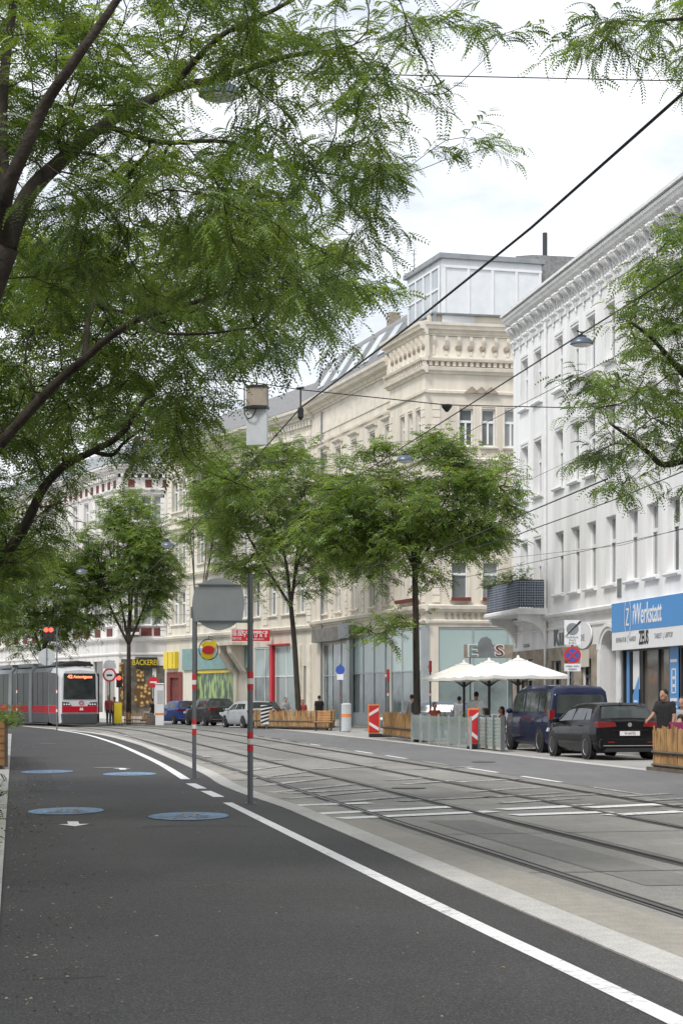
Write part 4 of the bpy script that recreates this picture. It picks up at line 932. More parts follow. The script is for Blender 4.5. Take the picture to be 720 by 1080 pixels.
    nz = np.sin(FP[:, 0]*1.7+FP[:, 2]*2.3)*np.cos(FP[:, 1]*1.3+FP[:, 2])*.22
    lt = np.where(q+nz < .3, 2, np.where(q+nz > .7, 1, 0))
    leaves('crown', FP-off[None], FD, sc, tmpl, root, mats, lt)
    return root
def in_poly(x, y, poly):
    c = False; j = len(poly)-1
    for i in range(len(poly)):
        xi, yi = poly[i]; xj, yj = poly[j]
        if (yi > y) != (yj > y) and x < (xj-xi)*(y-yi)/(yj-yi)+xi: c = not c
        j = i
    return c
def region_targets(poly, n, Yf, dens=None):
    xs = [p[0] for p in poly]; ys = [p[1] for p in poly]; out = []
    while len(out) < n:
        x = random.uniform(min(xs), max(xs)); y = random.uniform(min(ys), max(ys))
        if not in_poly(x, y, poly): continue
        if dens and random.random() > dens(x, y): continue
        if math.hypot(x-232, (y-98)*1.3) < 42 and random.random() < .93: continue
        if x < 655 and x > 560 and 330 < y < 398: continue
        if abs(x-278) < 50 and 378 < y < 505 and random.random() < .985: continue
        out.append(tuple(P(x, Yf(x, y), y)))
    return out
M['leaf_sun1'] = leafmat('leaf_sunny_green', (.16, .25, .062), .5); M['leaf_sun2'] = leafmat('leaf_yellow_green', (.25, .345, .09), .5)
T_near = frond_template(8, .03, .017, .15, .6)
T_mid = frond_template(6, .045, .027, .19, .6)
T_far = frond_template(3, .11, .068, .27, .35)
# --- near tree, upper left
def L_(seq): return [tuple(P(px, Y, py)) for px, Y, py in seq]
base = Vector((-3.5, 13.6, 0)); 
def dens1(x, y):
    d = 1.0 if x < 260 else max(.22, 1-(x-260)/330)
    return d*(.55+.45*noise_c(x, y))
from mathutils import noise as mn
def noise_c(x, y): return max(0, min(1, .42+2.4*mn.noise(Vector((x/48, y/48, 3.1)))))
poly1 = [(-120, -110), (520, -120), (500, 5), (575, 30), (560, 48), (500, 60), (440, 95), (520, 92), (500, 112), (470, 128), (520, 150), (570, 182), (560, 196), (490, 180), (440, 185), (455, 215), (420, 225), (445, 255), (400, 262), (385, 300), (345, 318), (300, 330), (240, 300), (120, 330), (0, 330), (-120, 330)]
limbs = [([tuple(base), (-3.5, 13.7, 1.5), (-3.35, 13.6, 3.0)]+L_([(-60, 13.5, 400), (-18, 13.5, 325), (8, 13.4, 260)]), .2, .125, None),
         (L_([(8, 13.4, 260), (30, 13.6, 205), (70, 14, 165), (110, 14.4, 132), (180, 15, 95), (235, 15.2, 82), (300, 15.4, 60), (352, 15.5, 54)]), .1, .018, 0),
         (L_([(8, 13.4, 260), (6, 13, 210), (25, 12.8, 160), (48, 12.7, 110), (75, 12.5, 70), (110, 12.4, 20), (150, 12.4, -40)]), .085, .03, 0),
         (L_([(6, 13, 210), (2, 13.2, 120), (12, 13.6, 20), (25, 13.8, -60)]), .07, .03, 0),
         (L_([(110, 14.4, 132), (170, 15.4, 150), (240, 16, 150), (310, 16.5, 176), (390, 16.8, 190)]), .035, .01, 0),
         (L_([(180, 15, 95), (230, 14.5, 40), (290, 14.2, 10), (360, 14, -30)]), .04, .012, 0)]
t1 = region_targets(poly1, 520, lambda x, y: random.uniform(12.8, 18), dens1)
grow_tree('honey_locust_tree', 'large honey locust overhanging the top left of the view, nearest tree', limbs, t1, T_near, base, per=40, spread=.15, tip=.0035, seglen=.28, layer=.55)
# --- second tree on the left
base = Vector((-4.95, 21.5, 0))
poly2 = [(-120, 250), (120, 240), (330, 240), (400, 270), (412, 312), (372, 345), (352, 372), (318, 385), (300, 420), (268, 440), (290, 475), (282, 500), (268, 535), (252, 510), (238, 490), (215, 545), (202, 500), (175, 478), (150, 468), (112, 455), (70, 462), (20, 480), (-120, 500)]
def dens2(x, y):
    d = 1. if y < 400 else .55
    if x > 300: d *= .55
    if y > 480 and x < 100: d = .45
    return d*(.5+.5*noise_c(x+900, y))
limbs = [([tuple(base), (-5.0, 21.5, 2), (-4.75, 21.6, 3.9)]+L_([(-5, 19.8, 475)]), .2, .09, None),
         (L_([(-5, 19.8, 475), (30, 19.6, 435), (64, 19.4, 400), (90, 19.2, 378), (118, 19.0, 354), (150, 18.8, 335), (195, 18.6, 322), (240, 18.4, 308)]), .085, .025, 0),
         (L_([(90, 19.2, 378), (95, 19.5, 330), (115, 20.0, 290), (135, 20.0, 250)]), .05, .02, 0),
         (L_([(150, 18.8, 335), (170, 18.5, 350), (215, 18.2, 352), (270, 18.0, 345)]), .03, .012, 0),
         (L_([(-30, 19.8, 480), (-20, 23, 400), (0, 24, 340), (20, 25, 280)]), .08, .03, 0)]
t2 = region_targets(poly2, 500, lambda x, y: random.uniform(19.6, 25.2), dens2)
grow_tree('honey_locust_tree', 'second honey locust from the left edge, its boughs below the first one', limbs, t2, T_mid, base, per=32, spread=.2, tip=.005, seglen=.4, layer=.5)
# --- third tree on the left (the low curved bough)
base = Vector((-6.3, 27.5, 0))
poly3 = [(-150, 380), (60, 385), (170, 400), (200, 440), (195, 475), (150, 482), (110, 500), (70, 530), (60, 575), (25, 610), (-60, 640), (-150, 600)]
limbs = [([tuple(base), (-6.3, 27.5, 2.2)]+L_([(-32, 27.4, 640)]), .2, .13, None),
         (L_([(-32, 27.4, 640), (2, 27.2, 592), (28, 27, 552), (46, 26.8, 515), (70, 26.6, 490), (98, 26.4, 476), (128, 26.2, 458), (146, 26, 430), (175, 26, 395)]), .125, .04, 0),
         (L_([(98, 26.4, 476), (118, 26.4, 480), (130, 26.3, 468), (150, 26, 452)]), .05, .02, 0),
         (L_([(-32, 27.4, 640), (-15, 28, 540), (-5, 29, 460)]), .12, .05, 0)]
t3 = region_targets(poly3, 340, lambda x, y: random.uniform(26, 30.5), lambda x, y: .4+.6*noise_c(x+400, y))
grow_tree('honey_locust_tree', 'honey locust whose dark curved bough sweeps over the tram', limbs, t3, T_mid, base, per=36, spread=.22, tip=.006, seglen=.45, layer=.5)
# --- tree on the right, only boughs in view
base = Vector((5.9, 26.5, 0))
poly4 = [(900, 170), (740, 215), (716, 238), (700, 252), (672, 268), (648, 288), (655, 300), (690, 300), (672, 322), (650, 345), (618, 352), (630, 372), (660, 378), (622, 392), (604, 402), (620, 412), (585, 425), (560, 428), (556, 438), (590, 440), (625, 452), (645, 462), (622, 480), (600, 492), (612, 502), (655, 500), (640, 520), (648, 530), (690, 512), (720, 505), (760, 560), (900, 600)]
limbs = [([tuple(base), (5.95, 26.5, 3), (5.9, 26.4, 4.8)], .2, .14, None),
         ([(5.9, 26.4, 4.8)]+L_([(738, 26.2, 485), (700, 26, 490), (684, 25.8, 478), (664, 25.6, 462), (642, 25.5, 446)]), .09, .02, 0),
         ([(5.9, 26.4, 4.8)]+L_([(760, 26.2, 440), (720, 25.5, 395), (690, 25, 360), (665, 24.8, 340)]), .09, .02, 0),
         ([(5.9, 26.4, 4.8)]+L_([(790, 26, 380), (770, 25, 300), (730, 24.6, 260)]), .1, .03, 0)]
t4 = region_targets(poly4, 340, lambda x, y: random.uniform(23.6, 28), lambda x, y: .45+.55*noise_c(x+70, y+200))
grow_tree('honey_locust_tree', 'honey locust reaching in from the right edge before the white house', limbs, t4, T_mid, base, per=36, spread=.2, tip=.005, seglen=.4, layer=.4)
base = Vector((4.9, 16.5, 0))
poly5 = [(590, 62), (606, 40), (640, 18), (668, 30), (700, 10), (720, -10), (800, -60), (900, 60), (800, 90), (722, 78), (705, 62), (686, 45), (655, 52), (615, 72)]
limbs = [([tuple(base), (4.95, 16.5, 3.5), (4.9, 16.5, 6.3)], .17, .09, None), ([(4.9, 16.5, 6.3)]+L_([(800, 16, 30), (740, 15.8, 20), (690, 15.6, 22)]), .05, .012, 0)]
t5 = region_targets(poly5, 80, lambda x, y: random.uniform(15, 17), None)
grow_tree('honey_locust_tree', 'honey locust with only leafy tips showing at the top right corner', limbs, t5, T_near, base, per=36, spread=.15, tip=.0035, seglen=.3, layer=.4)
# --- street trees further off: layered crowns
def far_tree(label, bx, by, forks, cx, cy, cz, rx, ry, rz_, n, per, sp, fs=1., trunk_r=.19, extra=(), lean=(0, 0), tip=.012, hollow=.0):
    base = Vector((bx, by, 0)); tz = forks
    top = Vector((bx+lean[0], by+lean[1], tz))
    limbs = [([tuple(base), (bx+lean[0]*.3, by, tz*.35), (bx+lean[0]*.6, by+lean[1]*.5, tz*.7), tuple(top)], trunk_r, trunk_r*.72, None)]
    for a, el, ln in ((.2, .9, .55), (1.7, .8, .5), (3.0, .75, .6), (4.1, .95, .55), (5.2, .7, .5)):
        e = Vector((cx+math.cos(a)*rx*ln, cy+math.sin(a)*ry*ln, cz+rz_*.25*el)); m1 = top.lerp(e, .4)+Vector((random.uniform(-.5, .5), random.uniform(-.5, .5), .1*rz_))
        limbs.append(([tuple(top), tuple(m1), tuple(e)], trunk_r*.5, trunk_r*.16, 0))
    tg = []
    while len(tg) < n:
        v = Vector([random.uniform(-1, 1) for _ in range(3)])
        if v.length > 1: continue
        q = Vector((v.x*rx, v.y*ry, v.z*rz_))
        k = mn.noise(Vector((q.x*.55+bx, q.y*.55+by, q.z*.9)))
        edge = 1.02-.5*mn.noise(Vector((math.atan2(v.y, v.x)*1.6, v.z*2.2, bx)))-.1
        if v.length > edge or k < -.08: continue
        z = cz+q.z
        if v.z < -.35 and Vector((v.x, v.y)).length < .35: continue
        tg.append((cx+q.x, cy+q.y, z))
    for (x, y, z, r, m) in extra:
        for _ in range(m): tg.append((x+random.uniform(-r, r), y+random.uniform(-r, r)*.6, z+random.uniform(-r, r)*.55))
    return grow_tree('honey_locust_tree', label, limbs, tg, T_far, base, per=per, spread=sp*.95, tip=tip, seglen=.7, fscale=fs, layer=.3, mats=('leaf_sun1', 'leaf_sun2', 'leaf1'), group='street trees along the far pavement')
k2 = 64/F; p = P(440, 64)
far_tree('honey locust rising from the cafe terrace, with a low leafy shoot on its trunk', p.x, 64, hz(600, 64), P(446, 64).x, 65.5, hz(538, 65), 4.15, 3.7, 2.85, 450, 30, .42, 1.0, .19,
         extra=((P(398, 63).x, 63, hz(668, 63), .75, 9), (P(425, 63).x, 63.3, hz(655, 63), .4, 4), (P(345, 64).x, 64, hz(555, 64), 1.2, 34), (P(515, 65).x, 65.5, hz(560, 65), .7, 12), (P(380, 65).x, 65, hz(585, 65), 1.0, 18), (P(470, 65).x, 66, hz(478, 66), 1.0, 14)), lean=(-.1, 0))
p = P(316, 91)
far_tree('honey locust with a forked trunk behind the pale picket planter', p.x, 91, hz(640, 91), P(296, 91).x, 92, hz(545, 92), 4.7, 4.2, 4.8, 480, 30, .48, 1.15, .22, lean=(-.45, 0), extra=((P(232, 90).x, 90, hz(510, 90), 1.2, 24),))
p = P(136, 107)
far_tree('honey locust standing by the bakery beside the tram front', p.x, 107, hz(680, 107), P(133, 107).x, 108, hz(590, 107), 3.3, 3.2, 4.6, 420, 30, .46, 1.2, .22)
p = P(44, 103)
far_tree('leaning honey locust behind the tram roof and the red signal', p.x, 106, hz(690, 106), P(42, 106).x, 107, hz(625, 106), 4.3, 3.6, 3.9, 420, 30, .5, 1.2, .19, lean=(-.5, 0))
p = P(-30, 100)
far_tree('honey locust at the left edge behind the tram', p.x, 100, hz(690, 100), P(-25, 100).x, 100, hz(600, 100), 4.2, 3.6, 5, 300, 26, .5, 1.3, .2)
p = P(212, 122)
far_tree('honey locust with a thin crown before the pale house', p.x, 118, hz(660, 118), P(218, 118).x, 117.5, hz(520, 118), 2.4, 2.2, 5.2, 170, 24, .45, 1.2, .12)
# low plants
def shrub(label, x, y, z0, rx, ry, h, n, parent=None, nm='shrub', cat='plant', group=None, tm=None, s=1.):
    r = thing(nm, label, cat, (x, y, z0), 0, group)
    p_ = np.stack([rng.uniform(-rx, rx, n), rng.uniform(-ry, ry, n), np.abs(rng.normal(0, .5, n))*h], 1)
    p_[:, 2] = np.minimum(p_[:, 2], h*1.25)
    d = rng.normal(0, 1, (n, 3)); d[:, 2] = np.abs(d[:, 2])*.8; b = MB()
    for k in range(12): i = rng.integers(n); b.tube([(p_[i, 0]*.5, p_[i, 1]*.5, 0), tuple(p_[i])], .008, 4)
    b.build('stems', 'twig', r)
    leaves('foliage', p_, d, rng.uniform(.6, 1.2, n)*s, T_mid if tm is None else tm, r, ('leaf1', 'leaf2', 'leaf3'), np.array([0, 2, 2, 1])[rng.integers(0, 4, n)]); return r
# ---------------------------------------------------------------- vehicles
def interp(tab, y):
    for (a, va), (b_, vb) in zip(tab, tab[1:]):
        if y <= b_: return va+(vb-va)*max(0, (y-a))/(b_-a)
    return tab[-1][1]
CARP = {
 'hatch': dict(L=4.26, W=1.79, H=1.46, top=[(0, .98), (.1, 1.03), (.42, 1.36), (.62, 1.43), (1.5, 1.465), (2.2, 1.44), (2.6, 1.36), (3.25, 1.03), (3.5, .98), (4.0, .84), (4.18, .7), (4.26, .5)],
   hw=[(0, .80), (.15, .855), (.6, .885), (2, .895), (3.5, .88), (4.0, .8), (4.26, .6)], belt=[(0, 1.0), (1.5, .97), (3.3, .93), (4.3, .9)], wy=(.8, 3.42), wr=.315,
   side=[[(.62, .95), (.82, 1.15)], [(1.08, 1.92), (1.12, 1.84)], [(1.98, 2.98), (1.98, 2.55)]], rear=(.13, .43), front=(2.62, 3.22), rearlamp_z=(.82, .98), plate=.62),
 'van': dict(L=4.9, W=1.9, H=1.97, top=[(0, 1.74), (.08, 1.86), (.25, 1.93), (1.0, 1.97), (2.8, 1.97), (3.3, 1.92), (3.6, 1.78), (4.15, 1.24), (4.3, 1.15), (4.7, .98), (4.84, .8), (4.9, .55)],
   hw=[(0, .9), (.1, .935), (.6, .95), (3.6, .95), (4.4, .9), (4.9, .72)], belt=[(0, 1.12), (4.9, 1.08)], wy=(.95, 3.95), wr=.34,
   side=[[(.2, 1.2), (.26, 1.16)], [(1.28, 2.5), (1.28, 2.5)], [(2.6, 3.95), (2.62, 3.5)]], rear=None, front=(3.62, 4.13), rearlamp_z=(.95, 1.25), plate=.62),
}
def car(kind, label, paint, loc, rz, dims=None, group='cars parked along the right kerb', plate='W·1234', dark_low=False, nm='parked_car', wagon=False):
    q = dict(CARP[kind]); sx, sy, sz = dims or (1, 1, 1)
    r = thing(nm, label, 'van' if kind == 'van' else 'car', loc, rz, group); L, W, H = q['L'], q['W'], q['H']
    def ring(y):
        zt = interp(q['top'], y); w_ = interp(q['hw'], y); be = min(interp(q['belt'], y), zt-.05); g_ = max(0, min(1, (zt-interp(q['belt'], y))/(H-interp(q['belt'], y))))
        zb = .2+(.1 if y < .25 or y > L-.25 else 0); wr_ = w_*(.95-(.19 if kind != 'van' else .12)*g_); rd = .05+.05*g_
        return [(w_*.88, zb), (w_*.97, zb+.09), (w_, .52), (w_*.992, be-.16), (w_*.955, be), (wr_, zt-rd), (wr_-.05-.05*g_, zt-.012), (wr_*.5, zt+.004), (0, zt+.01)]
    def pt(y, t, sgn=1):            # continuous ring parameter
        R_ = ring(y); i = min(int(t), 7); f = t-i; a, c_ = R_[i], R_[i+1]; return Vector((sgn*(a[0]+(c_[0]-a[0])*f), y, a[1]+(c_[1]-a[1])*f))
    ys = sorted(set([0, .03, .08, .15, .25, .42, .52, .62]+[i*L/26 for i in range(27)]+[L-.2, L-.1, L-.04]))
    vs = []; fs = []; nr = 17
    for y in ys:
        R_ = ring(y); vs += [(x, y, z) for x, z in R_]+[(-x, y, z) for x, z in R_[-2::-1]]
    for j in range(len(ys)-1):
        for i in range(nr-1): fs.append((j*nr+i, j*nr+i+1, (j+1)*nr+i+1, (j+1)*nr+i))
        fs.append((j*nr+nr-1, j*nr, (j+1)*nr, (j+1)*nr+nr-1))
    fs += [tuple(range(nr)), tuple((len(ys)-1)*nr+i for i in range(nr))]
    body = MB().add(vs, fs).build('body', paint, r, smooth=True)
    es = body.modifiers.new('es', 'EDGE_SPLIT'); es.split_angle = rad(38)
    def patch(y0a, y1a, y0b, y1b, ta, tb, sgn, nm_, m_, off=.006, nx=8, ny=3, lat=None):
        v2 = []; 
        for j in range(ny+1):
            t = ta+(tb-ta)*j/ny; a = y0a+(y0b-y0a)*j/ny; c_ = y1a+(y1b-y1a)*j/ny
            for i in range(nx+1):
                y = a+(c_-a)*i/nx; p_ = pt(y, t, sgn); e1 = pt(y+.01, t, sgn)-p_; e2 = pt(y, t+.02, sgn)-p_; n_ = e1.cross(e2); n_.normalize()
                if n_.x*sgn < 0 : n_ = -n_
                v2.append(p_+n_*off)
        f2 = [(j*(nx+1)+i, j*(nx+1)+i+1, (j+1)*(nx+1)+i+1, (j+1)*(nx+1)+i) for j in range(ny) for i in range(nx)]
        return MB().add(v2, f2).build(nm_, m_, r, smooth=True)
    for sgn in (-1, 1):
        for (a, c_) in [(s[0], s[1]) for s in q['side']]: patch(a[0], a[1], c_[0], c_[1], 4.1, 4.88, sgn, 'side_window', 'car_glass')
    def top_patch(y0, y1, nm_, m_, mar=.09, off=.007):
        v2 = []; ny, nx = 6, 10
        for j in range(ny+1):
            y = y0+(y1-y0)*j/ny; R_ = ring(y); xm = R_[6][0]-mar*.4
            dz = (interp(q['top'], y+.02)-interp(q['top'], y-.02))/.04; n_ = Vector((0, -dz, 1)).normalized()
            for i in range(nx+1):
                u = -1+2*i/nx; x = abs(u)*xm; zz = R_[8][1]+(R_[6][1]-R_[8][1])*(x/R_[6][0])**2; v2.append(Vector((u*xm, y, zz))+n_*off)
        f2 = [(j*(nx+1)+i, j*(nx+1)+i+1, (j+1)*(nx+1)+i+1, (j+1)*(nx+1)+i) for j in range(ny) for i in range(nx)]
        return MB().add(v2, f2).build(nm_, m_, r, smooth=True)
    top_patch(*q['front'], 'windscreen', 'car_glass')
    if q['rear']: top_patch(*q['rear'], 'rear_window', 'car_glass', .02); top_patch(.44, .6, 'roof_spoiler', paint, -.1, .03)
    else:
        b = MB(); b.slab([(-.74, 1.14), (.74, 1.14), (.7, 1.62), (.64, 1.68), (-.64, 1.68), (-.7, 1.62)], -.02, .03); b.build('rear_window', 'car_glass', r, bev=.01)
    # bumper, sills, lamps, plate
    w0 = interp(q['hw'], .1)
    b = MB(); b.box(-w0*.97, w0*.97, -.09, .12, .3, .56 if kind == 'hatch' else .6); b.build('rear_bumper', paint if kind == 'hatch' else 'black', r, bev=.05)
    b = MB(); b.box(-w0*.8, w0*.8, -.07, .2, .2, .31); b.build('diffuser', 'black', r, bev=.02)
    b = MB(); b.box(-w0*.9, w0*.9, -.1, -.085, .355, .375); b.build('chrome_strip', 'rim', r)
    for sgn in (-1, 1):
        z0, z1 = q['rearlamp_z']; b = MB()
        if kind == 'hatch': b.slab([(sgn*.36, z0+.03), (sgn*.84, z0), (sgn*.86, z1), (sgn*.40, z1-.02)], -.012, .1); b.slab([(sgn*w0*.94, z0), (sgn*(w0+.012), z0+.01), (sgn*(w0+.03), z1-.02), (sgn*w0*.94, z1)], .0, .26)
        else: b.box(sgn*.79, sgn*.945, -.015, .13, z0, z1)
        b.build('tail_lamp', 'tail_red', r, bev=.01)
        b = MB(); b.box(sgn*.45, sgn*.62, -.098, -.088, .44, .47); b.build('reflector', 'tail_red', r)
    pb = MB(); pb.box(-.27, .27, -.105 if kind == 'van' else -.018, 0, q['plate']+.0, q['plate']+.115); pl = pb.build('number_plate', 'white', r)
    yp = -.108 if kind == 'van' else -.021
    text(plate, .095, 'black', pl, Matrix.Translation((0, yp, q['plate']+.055)), 'lettering', ext=.001, sx=.85)
    b = MB(); b.disc((0, .9 if kind == 'hatch' else 1.0), .055, -.016, 0, 18); b.build('emblem', 'rim', r)
    b = MB(); b.box(-.5, .5, -.012, 0, .755, .765) ; b.tube([(0, .75, q['H']-.02), (0, .55, q['H']+.13)], .006, 4); b.build('aerial', 'black', r)
    for sgn in (-1, 1):
        b = MB(); yv = 2.85 if kind == 'hatch' else 3.6; zz = .99 if kind == 'hatch' else 1.2; b.ell((sgn*(W/2+.09), yv, zz), (.11, .07, .08), 10, 6); b.box(sgn*W/2*.93, sgn*(W/2+.05), yv-.03, yv+.03, zz-.06, zz-.02); b.build('wing_mirror', paint, r, smooth=True)
        b = MB(); 
        for yh in ((1.15, 2.05) if kind == 'hatch' else (1.5, 2.75)): b.tube([(sgn*(W/2+.002), yh, .86), (sgn*(W/2+.025), yh+.03, .87), (sgn*(W/2+.025), yh+.15, .87), (sgn*(W/2+.002), yh+.18, .86)], .012, 6)
        b.build('door_handles', paint, r)
        b = MB()
        for yh in ((1.03, 1.95, 3.0) if kind == 'hatch' else (1.24, 2.56, 3.98)):
            v2 = []
            for t in (1.0, 1.5, 2, 2.5, 3, 3.5, 4):
                for dy in (-.005, .005): v_ = pt(yh+dy, t, sgn); v2.append((v_.x+sgn*.0035, v_.y, v_.z))
            b.add(v2, [(2*k, 2*k+1, 2*k+3, 2*k+2) for k in range(6)])
        b.build('door_gaps', 'black', r)
        b = MB(); b.slab([(sgn*.5, .62), (sgn*.78, .66), (sgn*.74, .76), (sgn*.5, .7)], L-.12, L-.02); b.build('headlamp', 'lamp_glass', r)
        for yw in q['wy']:
            R_ = q['wr']; b = MB(); xo = interp(q['hw'], yw)
            X = Matrix.Translation((sgn*(xo+.006), yw, R_)) @ Matrix.Rotation(PI/2, 4, 'Z')
            b.disc((0, 0), R_+.055, -.003, .02, 30, 0, Matrix.Translation((sgn*(xo-.002), yw, R_+.01)) @ Matrix.Rotation(-sgn*PI/2, 4, 'Z') @ Matrix.Scale(-1, 4, (0, 1, 0))); b.build('wheel_arch', 'black', r)
            b = MB(); xa, xb = sgn*(xo-.2), sgn*(xo+.012)
            prof = [(R_-.1, xa), (R_-.01, xa), (R_, xa+sgn*.03), (R_, xb-sgn*.03), (R_-.012, xb), (R_-.10, xb-sgn*.004)]; nn2 = 28
            v2 = [(x, yw+rr_*math.cos(2*PI*k/nn2), R_+rr_*math.sin(2*PI*k/nn2)) for rr_, x in prof for k in range(nn2)]
            b.add(v2, [(j*nn2+k, j*nn2+(k+1) % nn2, (j+1)*nn2+(k+1) % nn2, (j+1)*nn2+k) for j in range(5) for k in range(nn2)])
            wh = b.build('wheel', 'rubber', r, smooth=True)
            b = MB(); xc = xb-sgn*.03; rr0 = R_-.1
            for k in range(nn2):
                t0, t1_ = 2*PI*k/nn2, 2*PI*(k+1)/nn2; b.add([(x, yw+q_*math.cos(t), R_+q_*math.sin(t)) for t in (t0, t1_) for q_, x in ((rr0, xb), (rr0-.025, xc))], [(0, 1, 3, 2)])
            for k in range(5):
                t = 2*PI*k/5+.3; c1, s1 = math.cos(t), math.sin(t); w_ = .028
                v2 = [(x, yw+q_*c1-o_*s1, R_+q_*s1+o_*c1) for q_, x in ((.03, xc), (rr0-.01, xc+sgn*.012)) for o_ in (-w_*1.2, w_*1.2)]
                b.add(v2, [(0, 1, 3, 2)])
            b.tube([(xc-sgn*.05, yw, R_), (xc+sgn*.01, yw, R_)], .05, 12); b.build('rim', 'rim', wh)
            b = MB(); b.tube([(xc-sgn*.06, yw, R_), (xc-sgn*.05, yw, R_)], rr0-.01, 20); b.build('brake_well', 'black', wh)
    r.scale = (sx, sy, sz); return r
M['car_glass'] = glassmat('car_glass', (.012, .014, .016), (.05, .06, .06), .04, 1.6); M['car_glass'].node_tree.nodes['Principled BSDF'].inputs['IOR'].default_value = 1.5
M['tail_red'] = mat('tail_lamp_red', (.2, .005, .008), .25, var=.03, coat=.3)
def carpaint(n, c, met=.0):
    M[n] = mat(n, c, .5, met, var=.0, coat=.6); M[n].node_tree.nodes['Principled BSDF'].inputs['Coat IOR'].default_value = 1.33; M[n].node_tree.nodes['Principled BSDF'].inputs['Specular IOR Level'].default_value = .05; M[n].node_tree.nodes['Principled BSDF'].inputs['Coat Roughness'].default_value = .03
carpaint('car_black', (.008, .008, .01)); carpaint('car_navy', (.016, .021, .052)); carpaint('car_blue', (.03, .06, .2)); carpaint('car_grey', (.045, .048, .05)); carpaint('car_silver', (.4, .42, .44), .1); carpaint('car_slate', (.12, .15, .19))
car('hatch', 'black hatchback seen from behind, parked next to the picket fence', 'car_black', (P(663.5, 45).x, 45, .015), A+rad(2), plate='W·6473S')
car('van', 'dark blue van with tinted rear window, in front of the black hatchback', 'car_navy', (P(612, 50.6).x, 50.6, .015), A+rad(1), plate='W·8215B', nm='parked_van')
FARROW = 'cars parked by the picket planter'
pz = P(277, 93.5); car('hatch', 'silver hatchback beside the picket planter', 'car_silver', (pz.x, pz.y, 0), rad(27), (.95, .93, 1), FARROW, 'W·2190K')
pz = P(236, 101); car('hatch', 'dark grey SUV between the blue and the silver car', 'car_grey', (pz.x, pz.y, 0), rad(27), (1, 1, 1.1), FARROW, 'W·7724C')
pz = P(201, 107); car('hatch', 'small blue hatchback, leftmost of the parked row', 'car_blue', (pz.x, pz.y, 0), rad(27), (.93, .88, 1.0), FARROW, 'W·5318T')
pz = P(284, 99); car('hatch', 'dark hatchback mostly hidden behind the silver one', 'car_grey', (pz.x, pz.y, 0), rad(22), (.95, .95, .98), FARROW, 'W·6062F')
pz = P(468, 77); car('hatch', 'slate blue car behind the terrace, beneath the parasol edge', 'car_slate', (pz.x+1.5, pz.y, 0), rad(75), None, None, 'W·3381L')
# ---------------------------------------------------------------- tram
tram = thing('tram', 'red and grey low-floor tram with lit destination display, coming round the bend', 'tram', tuple(S(5.6*C_, 98.5)), 0)
inv = Matrix.Translation(-tram.location); uT = 5.6*C_
M['tram_grey'] = mat('tram_grey_paint', (.21, .23, .24), .6, .0, var=.05); M['tram_skirt'] = mat('tram_skirt', (.055, .058, .065), .6, var=.05); M['tram_red'] = mat('tram_red_paint', (.45, .01, .025), .6, var=.03); M['tram_red'].node_tree.nodes['Principled BSDF'].inputs['Specular IOR Level'].default_value = .15; M['tram_white'] = mat('tram_white_paint', (.58, .59, .61), .35, var=.03)
M['tram_glass'] = glassmat('tram_glass', (.003, .005, .005), (.04, .055, .045), .12, .9); M['tram_glass'].node_tree.nodes['Principled BSDF'].inputs['Specular IOR Level'].default_value = .06; M['tram_glass'].node_tree.nodes['Principled BSDF'].inputs['Roughness'].default_value = .3  # dark green mottle in the glass colour stands in for reflected trees
M['led'] = mat('led_text', (1, .22, .1), .5, var=0, emit=1.6)
secs = [(0., 2.3), (2.3, 5.9), (6.4, 10.0), (10.5, 14.1), (14.6, 18.2), (18.7, 22.3), (22.3, 24.4)]
def secmat(s0, s1):
    a, c_ = S(uT, 98.5+s0), S(uT, 98.5+s1); d = c_-a; return inv @ rotz(math.atan2(d.y, d.x)-PI/2, a), d.length
for i, (s0, s1) in enumerate(secs):
    X, L = secmat(s0, s1)
    if i == 0: continue
    if i == 6: L = 2.0
    b = MB(); rp = [(-1.17, .25), (-1.2, .9), (-1.2, 3.1), (-1.0, 3.36), (-.6, 3.45), (.6, 3.45), (1.0, 3.36), (1.2, 3.1), (1.2, .9), (1.17, .25)]
    b.slab(rp, 0.0, L, 0, X); bd = b.build('carriage', 'tram_grey', tram, bev=.02)
    for sg in (-1, 1):
        b = MB(); b.box(sg*1.201, sg*1.212, .12, L-.12, 1.22, 3.12, 0, X); wbb = b
        b = MB(); b.box(sg*1.201, sg*1.214, .1, L-.1, .78, 1.2, 0, X); b.build('red_band', 'tram_red', bd)
        b = MB(); b.box(sg*1.201, sg*1.212, .1, L-.1, .22, .76, 0, X); b.build('skirt', 'tram_skirt', bd)
        b = MB()
        for k in range(1, 3): b.box(sg*1.213, sg*1.222, L*k/3-.03, L*k/3+.03, 1.22, 3.12, 0, X)
        wbb.add(b.v, b.f, 1); wbb.build('window_band', ['tram_glass', 'tram_skirt'], bd)
    b = MB(); b.box(-.9, .9, .3, L-.3, 3.45, 3.68, 0, X); b.build('roof_housing', 'tram_grey', bd, bev=.05)
for (s0, s1) in ((5.9, 6.4), (10.0, 10.5), (14.1, 14.6), (18.2, 18.7)):
    X, L = secmat(s0, s1); b = MB(); b.slab([(-1.24, .15), (-1.28, 1.0), (-1.24, 3.2), (-1.0, 3.5), (1.0, 3.5), (1.24, 3.2), (1.28, 1.), (1.24, .15)], -.06, L+.06, 0, X); b.build('joint_portal', 'tram_grey', tram, bev=.05)
X, L = secmat(0, 2.3)
def tr_ring(y, w_, z0, z1, rn): return [(-w_*.97, y, z0), (-w_, y, .8), (-w_*.99, y, 2.9*z1/3.4), (-w_*.82, y, z1-rn), (0, y, z1), (w_*.82, y, z1-rn), (w_*.99, y, 2.9*z1/3.4), (w_, y, .8), (w_*.97, y, z0)]
